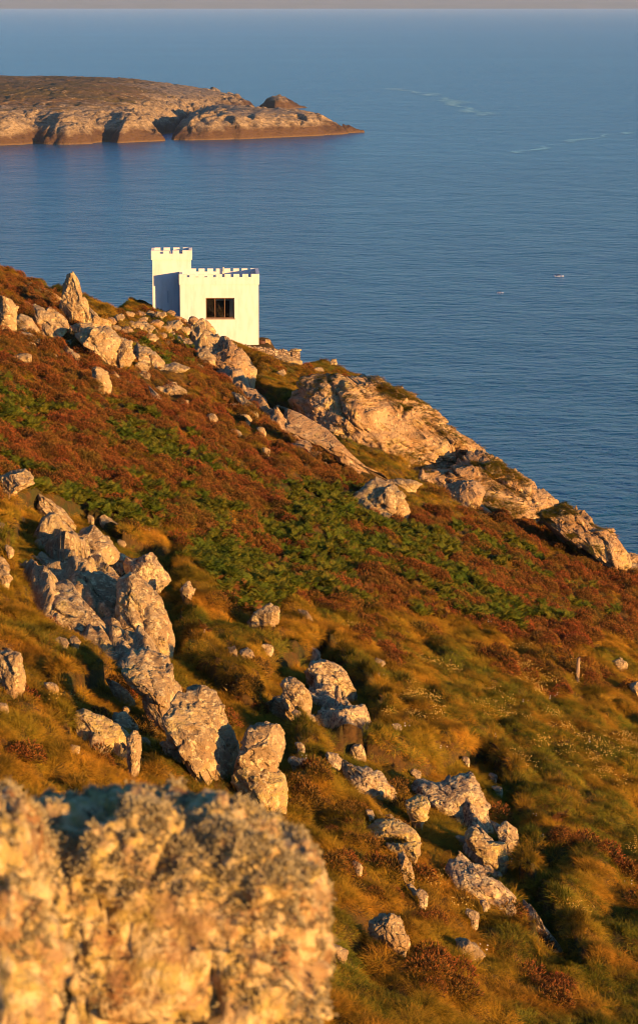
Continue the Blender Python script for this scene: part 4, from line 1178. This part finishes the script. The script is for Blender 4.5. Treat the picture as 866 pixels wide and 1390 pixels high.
# terrace wall of rough stone in front, to the right of the house
def stone_wall_mat():
    t = NT('rough_stone_wall'); p = t.objco()
    v = t.n('ShaderNodeTexVoronoi'); v.inputs['Scale'].default_value = 3.4; t.l(t.mapping(p, (1, 1, 1.7)), v.inputs['Vector'])
    ve = t.n('ShaderNodeTexVoronoi', feature='DISTANCE_TO_EDGE'); ve.inputs['Scale'].default_value = 3.4; t.l(t.mapping(p, (1, 1, 1.7)), ve.inputs['Vector'])
    sx = t.n('ShaderNodeSeparateColor'); t.l(v.outputs['Color'], sx.inputs[0])
    col = t.mix(sx.outputs[0], (.22, .13, .075), (.44, .32, .20))
    col = t.mix(t.ramp(t.noise(p, 9, 5), [(.5, 0.0), (.7, .6)]), col, (.5, .44, .34))
    ed = t.ramp(ve.outputs['Distance'], [(0.0, 0.0), (.12, 1.0)])
    col = t.mix(ed, (.10, .07, .05), col)
    t.principled(col, .95, t.bump(ed, .9, .08), .1)
    return t.m
M['stonewall'] = stone_wall_mat()
def to_world(px, py, dep):
    return CAM + dep * ray(px, py)
A = to_world(313, 466, 237.4); Bp = to_world(398, 476.5, 238.2)
def wall_strip(name, A, B, hA, hB, thick, mat, label, parent=None, n=60, bumpy=.05):
    A = np.array(A); B = np.array(B); d = B - A; L = math.hypot(d[0], d[1]); dirn = np.array([d[0] / L, d[1] / L, 0]); nrm = np.array([dirn[1], -dirn[0], 0])
    rg = np.random.default_rng(5); V = []; Fc = []
    m = 5
    for i in range(n + 1):
        t = i / n; top = A[2] + d[2] * t; h = hA + (hB - hA) * t; c = np.array([A[0] + d[0] * t, A[1] + d[1] * t, 0])
        prof = [(thick / 2, 0)] + [(thick / 2 + rg.normal(0, bumpy * .5), k / m) for k in range(1, m)] + [(thick / 2 - .05, 1)] + [(-thick / 2 + .05, 1)] + [(-thick / 2 + rg.normal(0, bumpy * .5), k / m) for k in range(m - 1, 0, -1)] + [(-thick / 2, 0)]
        tj = rg.normal(0, bumpy)
        for o_, z in prof: V.append(c + nrm * o_ + np.array([0, 0, top - h + h * z + (tj if z == 1 else 0)]))
    k = len(prof)
    for i in range(n):
        for j in range(k): Fc.append((i * k + j, i * k + (j + 1) % k, (i + 1) * k + (j + 1) % k, (i + 1) * k + j))
    Fc.append(tuple(range(k))[::-1]); Fc.append(tuple(n * k + j for j in range(k)))
    base = np.array([A[0], A[1], A[2] - hA])
    o = mesh_obj(name, np.array(V) - base, Fc, M[mat], parent, False); o.location = base
    return o
wl = wall_strip('terrace_wall', A, Bp, 1.9, 1.9, .5, 'stonewall', '')
tag(wl, 'rough brown stone terrace wall running right from the house corner', 'wall')
# pier ending the wall
E = to_world(401.5, 476, 238.2)
bm = bmesh.new(); bmesh.ops.create_cube(bm, size=1)
for v in bm.verts: v.co = (v.co.x * .75, v.co.y * .8, (v.co.z - .5) * 1.9)
bmesh.ops.bevel(bm, geom=bm.edges[:], offset=.06, segments=2, affect='EDGES')
bmesh.ops.subdivide_edges(bm, edges=bm.edges[:], cuts=3, use_grid_fill=True)
for v in bm.verts: v.co += v.normal * float(fbm(np.array([v.co[:]]) * 3, 3, 4)[0]) * .07
me = bpy.data.meshes.new('wall_pier'); bm.to_mesh(me); bm.free(); me.materials.append(M['stonewall'])
pier = bpy.data.objects.new('stone_pier', me); LINK(pier); pier.location = (E[0], E[1], E[2] - .05); tag(pier, 'square stone pier ending the terrace wall on its right', 'pier')
cs = bmesh.new(); bmesh.ops.create_icosphere(cs, subdivisions=4, radius=1)
for v in cs.verts: v.co = (v.co.x * .55, v.co.y * .5, v.co.z * .14)
for v in cs.verts: v.co += v.normal * float(fbm(np.array([v.co[:]]) * 4, 3, 9)[0]) * .08
me = bpy.data.meshes.new('cap_stone'); cs.to_mesh(me); cs.free(); me.materials.append(M['rock_far'])
cap = bpy.data.objects.new('cap_stone', me); LINK(cap); cap.parent = pier; cap.location = (0, 0, .1)
# pale stone block and dark tub beside the house corner
def lumpbox(name, px0, py0, px1, py1, dep, depth, mat, label, cat, bev=.06, amp=.03):
    C = to_world((px0 + px1) / 2, py1, dep); w = (px1 - px0) * dep / FPX; h = (py1 - py0) * dep / FPX
    bm = bmesh.new(); bmesh.ops.create_cube(bm, size=1)
    for v in bm.verts: v.co = (v.co.x * w, v.co.y * depth, (v.co.z + .5) * h)
    bmesh.ops.bevel(bm, geom=bm.edges[:], offset=bev, segments=2, affect='EDGES'); bmesh.ops.subdivide_edges(bm, edges=bm.edges[:], cuts=4, use_grid_fill=True)
    for v in bm.verts: v.co += v.normal * float(fbm(np.array([v.co[:]]) * 4 + dep, 3, 4)[0]) * amp
    me = bpy.data.meshes.new(name); bm.to_mesh(me); bm.free(); me.materials.append(M[mat])
    o = bpy.data.objects.new(name, me); LINK(o); o.location = C - np.array([0, 0, .05]); tag(o, label, cat); return o
lumpbox('stone_block', 359.5, 460, 367.5, 470, 241.5, .7, 'rock_far', 'pale squared stone block on the terrace at the house corner', 'stone block')
def tub():
    C = to_world(356, 469, 240.6)
    root = empty('planter_tub', (C[0], C[1], C[2] - .05)); tag(root, 'dark red brown tub with a small plant beside the house corner', 'planter')
    V = []; Fc = []; n = 16
    prof = [(.24, 0), (.30, .28), (.33, .5), (.30, .5), (.27, .3)]
    for r, z in prof:
        for j in range(n): V.append((math.cos(j * 2 * math.pi / n) * r, math.sin(j * 2 * math.pi / n) * r, z))
    for k in range(len(prof) - 1):
        for j in range(n): Fc.append((k * n + j, k * n + (j + 1) % n, (k + 1) * n + (j + 1) % n, (k + 1) * n + j))
    Fc.append(tuple(range(n))[::-1]); Fc.append(tuple((len(prof) - 1) * n + j for j in range(n)))
    mesh_obj('tub', np.array(V, float), Fc, M['door'], root)
    V, Fc, UV = heather_clump(91, 160, .3, .45)
    V = [np.array(v) + np.array([0, 0, .42]) for v in V]
    q = mesh_obj('plant', np.array(V), Fc, M['heather'], root, False)
tub()
# ------------------------------------------------------------------ sea
def sea_material():
    t = NT('sea_water'); p = t.pos()
    big = t.noise(t.mapping(p, (1, 1.0, 1), (0, 0, math.radians(20))), .022, 3, .5)
    mid = t.noise(t.mapping(p, (1, 1.5, 1), (0, 0, math.radians(12))), .11, 4, .6, .3)
    sml = t.noise(t.mapping(p, (1, 1.4, 1), (0, 0, math.radians(-15))), .55, 5, .65, .4)
    h = t.math('ADD', t.math('ADD', t.math('MULTIPLY', big, 7.0), t.math('MULTIPLY', mid, 4.4)), t.math('MULTIPLY', sml, .32))
    # broad calm and ruffled lanes in the water
    lane = t.noise(t.mapping(p, (.45, 1, 1), (0, 0, math.radians(-20))), .0016, 4, .6, .6)
    col = t.mix(t.ramp(lane, [(.35, 0.0), (.65, 1.0)]), (.006, .065, .13), (.012, .09, .16))
    b_ = t.principled(col, .19, t.bump(h, .9, 1.3), .38, IOR=1.33); b_.inputs['Specular Tint'].default_value = (.12, .52, 1.0, 1)
    return t.m
M['sea'] = sea_material()
R_ = 60000.0
sea = mesh_obj('sea', [(-R_, -8000, 0), (R_, -8000, 0), (R_, R_, 0), (-R_, R_, 0)], [(0, 1, 2, 3)], M['sea']); tag(sea, kind='structure')
def slick_mat(thr):
    t = NT('calm_slick'); p = t.pos()
    a = t.ramp(t.noise(t.mapping(p, (1, .4, 1)), .05, 6, .7), [(thr, 0.0), (thr + .2, .85)])
    uv = t.n('ShaderNodeTexCoord').outputs['UV']; sx = t.n('ShaderNodeSeparateXYZ'); t.l(uv, sx.inputs[0])
    ed = t.math('MULTIPLY', a, t.ramp(sx.outputs['X'], [(0.0, 0.0), (.5, 1.0), (1.0, 0.0)]))
    d = t.n('ShaderNodeBsdfPrincipled'); d.inputs['Base Color'].default_value = (.012, .07, .16, 1); d.inputs['Roughness'].default_value = .1; d.inputs['IOR'].default_value = 1.33; tr = t.n('ShaderNodeBsdfTransparent')
    mx = t.n('ShaderNodeMixShader'); t.l(ed, mx.inputs[0]); t.l(tr.outputs[0], mx.inputs[1]); t.l(d.outputs[0], mx.inputs[2]); t.l(mx.outputs[0], t.out.inputs['Surface'])
    return t.m
def sea_point(px, py):
    d = ray(px, py); s = -EYE / d[2]; return CAM + s * d
M['calm_slick'] = slick_mat(.40)
def streak(pts, width, z=.25):  # added ribbon of smooth calm water, pale only by the sky it mirrors
    P = np.array([sea_point(*q) for q in pts]); V = []; Fc = []; UV = []
    Q = []
    for a, b in zip(P, P[1:]):
        for k in range(8): Q.append(a + (b - a) * k / 8)
    Q.append(P[-1]); Q = np.array(Q); n = len(Q)
    for i in range(n):
        d = Q[min(i + 1, n - 1)] - Q[max(i - 1, 0)]; d /= np.linalg.norm(d); s = np.array([-d[1], d[0], 0]); w = width * (.6 + .4 * math.sin(i * .7))
        j = s * 6 * math.sin(i * 1.3)
        for k in range(3): V.append((Q[i] + j + s * w * (k - 1)) * np.array([1, 1, 0]) + np.array([0, 0, z])); UV.append((k / 2, i / n))
    for i in range(n - 1):
        for k in range(2): Fc.append((i * 3 + k, i * 3 + k + 1, i * 3 + 4 + k, i * 3 + 3 + k))
    o = mesh_obj('calm_slick', np.array(V), Fc, M['calm_slick'], None, True); uv = o.data.uv_layers.new(name='UVMap'); UV = np.array(UV, np.float32)
    li = np.zeros(len(o.data.loops), np.int32); o.data.loops.foreach_get('vertex_index', li); uv.data.foreach_set('uv', UV[li].ravel())
    o['kind'] = 'stuff'
streak([(525,120),(565,125),(600,132),(625,145),(660,157)], 20)
streak([(700,208),(760,195),(830,183),(880,178)], 9)

# rock awash with a wave breaking on it
def skerry(px, py, w, label):
    C = sea_point(px, py); V, Fc = ico(4); q = V * np.array([w * .5, w * .8, w * .16])
    q = q + V * (.25 * w * .3 * facets(V * 1.6 + px, 3))[:, None]
    root = empty('skerry', (C[0], C[1], 0)); tag(root, label, 'sea rock')
    mesh_obj('rock', q, Fc, M['wet_rock'], root)
    V2 = []; Fc2 = []
    rg = np.random.default_rng(4)
    for k in range(5):
        c = np.array([rg.uniform(-.6, .5) * w, -w * rg.uniform(.5, .9), 0]); a = V * np.array([w * rg.uniform(.12, .3), w * .3, w * .06]) + c; b = len(V2)
        V2 += list(a + V * (.05 * w * fbm(a * 2, 3, k))[:, None]); Fc2 += [tuple(int(i) + b for i in f) for f in Fc]
    mesh_obj('breaking_wave', np.array(V2), Fc2, M['surf'], root)
M['wet_rock'] = plain('wet_rock', (.05, .045, .04), .35, .5)
M['surf'] = plain('surf', (.72, .74, .76), .9)
skerry(757, 374, 3.2, 'dark rock awash with a white breaking wave, nearest the right')
skerry(678, 397, 1.9, 'smaller brownish rock awash left of the one with the white wave')

# ------------------------------------------------------------------ headland
A_ = [(-900, 2150), (-430, 2222), (-275, 2264), (-252, 2276), (-245, 2304), (-237, 2285), (-216, 2282), (-198, 2292), (-186, 2336), (-176, 2304), (-150, 2322), (-139, 2345), (-146, 2420), (-128, 2520), (-128, 2640), (-112, 2790), (-84, 2960), (-74, 3060), (-90, 3180), (-260, 3320), (-500, 3400), (-900, 3400)]
B_ = [(-128, 2352), (-100, 2358), (-66, 2376), (-34, 2400), (2, 2440), (22, 2470), (44, 2497), (42, 2506), (16, 2520), (-8, 2545), (-40, 2600), (-92, 2660), (-132, 2640), (-128, 2500)]
I_ = [(-68, 3076), (-50, 3050), (-38, 3056), (-24, 3078), (-8, 3092), (-24, 3105), (-46, 3150), (-64, 3130)]
hx = np.concatenate([np.arange(-620, -330, 6.0), np.arange(-330, 60, 1.5)]); hy = np.concatenate([np.arange(2190, 2560, 1.6), np.arange(2560, 3420, 5.0)])
HX, HY = np.meshgrid(hx, hy); X = HX.ravel(); Y = HY.ravel()
wx = X + 9 * noise2(X, Y, 26, 201, 4); wy = Y + 12 * noise2(X, Y, 30, 202, 4)
def lobe(poly, top, w, rough):
    d = -poly_dist(wx, wy, poly)
    p3 = np.stack([X / 16, Y / 22, np.zeros_like(X)], 1)
    fc = facets(p3, 7, .9)
    fc = fc + .4 * facets(np.stack([X / 6.5, Y / 9, np.zeros_like(X)], 1), 8, 1.0)
    h = top * (1 - np.exp(-np.maximum(d, 0) / w)) ** .8 + rough * fc * np.clip(d / 6, 0, 1) * (.25 + .75 * smooth(45, 20, d))
    return np.where(d > 0, h, -3.0 + np.maximum(d, -20) * .3)
topA = 26.5 + 2.0 * noise2(X, Y, 150, 210, 3) + .8 * noise2(X, Y, 30, 211, 3) + 13 * smooth(2290, 2560, Y) * smooth(-90, -260, X) - 9 * smooth(2640, 3000, Y)
topB = 22 + 3.5 * noise2(X, Y, 50, 220, 3) - 15 * smooth(2430, 2505, Y + .6 * np.abs(X - 40) - 20) * smooth(-30, 40, X)
topI = 13 + 3 * noise2(X, Y, 20, 230, 3) - 12 * smooth(-40, -15, X)
zA = lobe(A_, topA, 19, 3.8); zB = lobe(B_, topB, 15, 3.2); zI = lobe(I_, topI, 7, 2.2)
Zh = np.maximum(np.maximum(zA, zB), zI)
# outcrops of bare rock on the plateau
bare = noise2(X, Y, 60, 240, 4)
Zh = Zh + np.where(Zh > 15, 2.0 * np.maximum(bare - .25, 0) * np.maximum(facets(np.stack([X / 9, Y / 14, np.zeros_like(X)], 1), 17), -.4) * 2, 0)
X = X * .963; Y = Y * .963
nr, nc = HX.shape; idx = np.arange(nr * nc).reshape(nr, nc)
Fh = np.stack([idx[:-1, :-1].ravel(), idx[:-1, 1:].ravel(), idx[1:, 1:].ravel(), idx[1:, :-1].ravel()], 1)
def headland_material():
    t = NT('headland'); p = t.pos(); g = t.n('ShaderNodeNewGeometry')
    sx = t.n('ShaderNodeSeparateXYZ'); t.l(p, sx.inputs[0]); nz = t.n('ShaderNodeSeparateXYZ'); t.l(g.outputs['Normal'], nz.inputs[0])
    n1 = t.noise(p, .09, 6, .6); n2 = t.noise(t.mapping(p, (1, 1, 2.5)), .22, 6, .65)
    rock = t.mix(t.ramp(n2, [(.35, 0.0), (.65, 1.0)]), (.17, .112, .06), (.41, .30, .175))
    rock = t.mix(t.ramp(t.noise(p, .5, 5), [(.56, 0.0), (.68, .7)]), rock, (.12, .09, .07))
    grass = t.mix(t.ramp(t.noise(p, .02, 5), [(.4, 0.0), (.6, 1.0)]), (.14, .095, .03), (.20, .115, .045))
    # turf where it is level and above the spray
    lev = t.math('ADD', nz.outputs['Z'], t.math('MULTIPLY', t.math('SUBTRACT', n1, .5), .55))
    hi = t.math('ADD', sx.outputs['Z'], t.math('MULTIPLY', t.math('SUBTRACT', n1, .5), 34))
    tm = t.math('MULTIPLY', t.ramp(lev, [(.86, 0.0), (.94, 1.0)]), t.ramp(t.math('DIVIDE', hi, 60), [(.42, 0.0), (.5, 1.0)]))
    col = t.mix(tm, rock, grass)
    # dark weed and barnacle belt by the water, thin ochre strip at the waterline
    zz = t.math('ADD', sx.outputs['Z'], t.math('MULTIPLY', t.math('SUBTRACT', t.noise(p, .06, 4),   .5), 16))
    col = t.mix(t.ramp(t.math('DIVIDE', zz, 20), [(.38, .92), (.62, 0.0)]), col, (.085, .045, .025))
    col = t.mix(t.ramp(t.math('DIVIDE', sx.outputs['Z'], 20), [(.03, .5), (.08, 0.0)]), col, (.20, .13, .06))
    t.principled(col, .95, t.bump(t.math('ADD', n2, t.math('MULTIPLY', t.noise(p, .6, 6, .7), .5)), .8, 2.5), .1)
    return t.m
hd = mesh_obj('headland', np.stack([X, Y, Zh], 1), Fh, headland_material()); tag(hd, kind='structure')

# ------------------------------------------------------------------ far coast behind the sea
cx = np.linspace(-22000, 22000, 420); cy = np.array([49500, 49900, 50500, 51500, 53000, 55000, 58000])
CX, CY = np.meshgrid(cx, cy); q = CX.ravel(); r_ = CY.ravel()
hh = (60 + 120 * smooth(49500, 53000, r_) + 260 * smooth(51000, 58000, r_)) * (1 + .5 * noise2(q, r_, 2500, 300, 4)) * smooth(49480, 49900, r_)
idx = np.arange(len(q)).reshape(CX.shape)
Fc = np.stack([idx[:-1, :-1].ravel(), idx[:-1, 1:].ravel(), idx[1:, 1:].ravel(), idx[1:, :-1].ravel()], 1)
t = NT('far_coast'); p = t.pos()
t.principled(t.mix(t.ramp(t.noise(p, .0012, 5), [(.4, 0.0), (.6, 1.0)]), (.07, .085, .06), (.13, .125, .10)), 1.0, None, .05)
cst = mesh_obj('far_hills', np.stack([q, r_, hh - 2], 1), Fc, t.m); tag(cst, kind='structure')

# ------------------------------------------------------------------ sea air between the camera and the far coast
HAZE = 1.7e-5
b = MB(); b.box(-26000, 26000, -3000, 59000, -7, 620)
t = NT('sea_air'); v = t.n('ShaderNodeVolumePrincipled'); v.inputs['Color'].default_value = (.55, .73, 1, 1); v.inputs['Density'].default_value = HAZE; v.inputs['Anisotropy'].default_value = .0
t.l(v.outputs[0], t.out.inputs['Volume'])
hz_ = b.build('haze', t.m); hz_['kind'] = 'stuff'
# ------------------------------------------------------------------ light, sky, camera
SUN_AZ, SUN_EL = 48.0, 6.2           # degrees to the right of straight behind the camera, height
az = math.radians(SUN_AZ); el = math.radians(SUN_EL)
to_sun = np.array([math.sin(az) * math.cos(el), -math.cos(az) * math.cos(el), math.sin(el)])
sd = bpy.data.lights.new('sun', 'SUN'); sd.energy = 4.3; sd.angle = math.radians(.53); sd.color = (1.0, .565, .20)
so = bpy.data.objects.new('sun', sd); LINK(so); so.location = (40, -40, EYE + 40)
from mathutils import Vector
so.rotation_euler = Vector(to_sun).to_track_quat('Z', 'Y').to_euler()
w = bpy.data.worlds.new('World'); scene.world = w; w.use_nodes = True
nt = w.node_tree; nt.nodes.clear()
sky = nt.nodes.new('ShaderNodeTexSky'); sky.sky_type = 'NISHITA'; sky.sun_disc = False
sky.sun_elevation = el; sky.sun_rotation = math.radians(180 - SUN_AZ); sky.altitude = 100; sky.air_density = 1.0; sky.dust_density = .3; sky.ozone_density = 5.0
bg = nt.nodes.new('ShaderNodeBackground'); bg.inputs['Strength'].default_value = SKY_STRENGTH
ow = nt.nodes.new('ShaderNodeOutputWorld'); nt.links.new(sky.outputs[0], bg.inputs[0]); nt.links.new(bg.outputs[0], ow.inputs[0])

cd = bpy.data.cameras.new('camera'); co = bpy.data.objects.new('camera', cd); LINK(co); scene.camera = co
co.location = CAM; co.rotation_euler = (math.pi / 2 - PITCH, 0, 0)
cd.sensor_fit = 'VERTICAL'; cd.sensor_height = 36.0; cd.lens = FPX / 1390 * 36.0
cd.clip_start = .5; cd.clip_end = 150000
cd.dof.use_dof = True; cd.dof.focus_distance = 165; cd.dof.aperture_fstop = (cd.lens / 1000) / .016
scene.view_settings.view_transform = 'Standard'; scene.view_settings.look = 'None'; scene.view_settings.gamma = 1; scene.view_settings.use_curve_mapping = False
scene.view_settings.exposure = EXPOSURE
scene.cycles.max_bounces = 5; scene.cycles.diffuse_bounces = 2; scene.cycles.glossy_bounces = 3; scene.cycles.transparent_max_bounces = 8; scene.cycles.volume_bounces = 0
scene.cycles.use_denoising = DENOISE
scene.cycles.filter_width = 1.0
scene.cycles.denoiser = 'OPENIMAGEDENOISE'; scene.cycles.denoising_input_passes = 'RGB_ALBEDO_NORMAL'; scene.cycles.denoising_prefilter = 'ACCURATE'
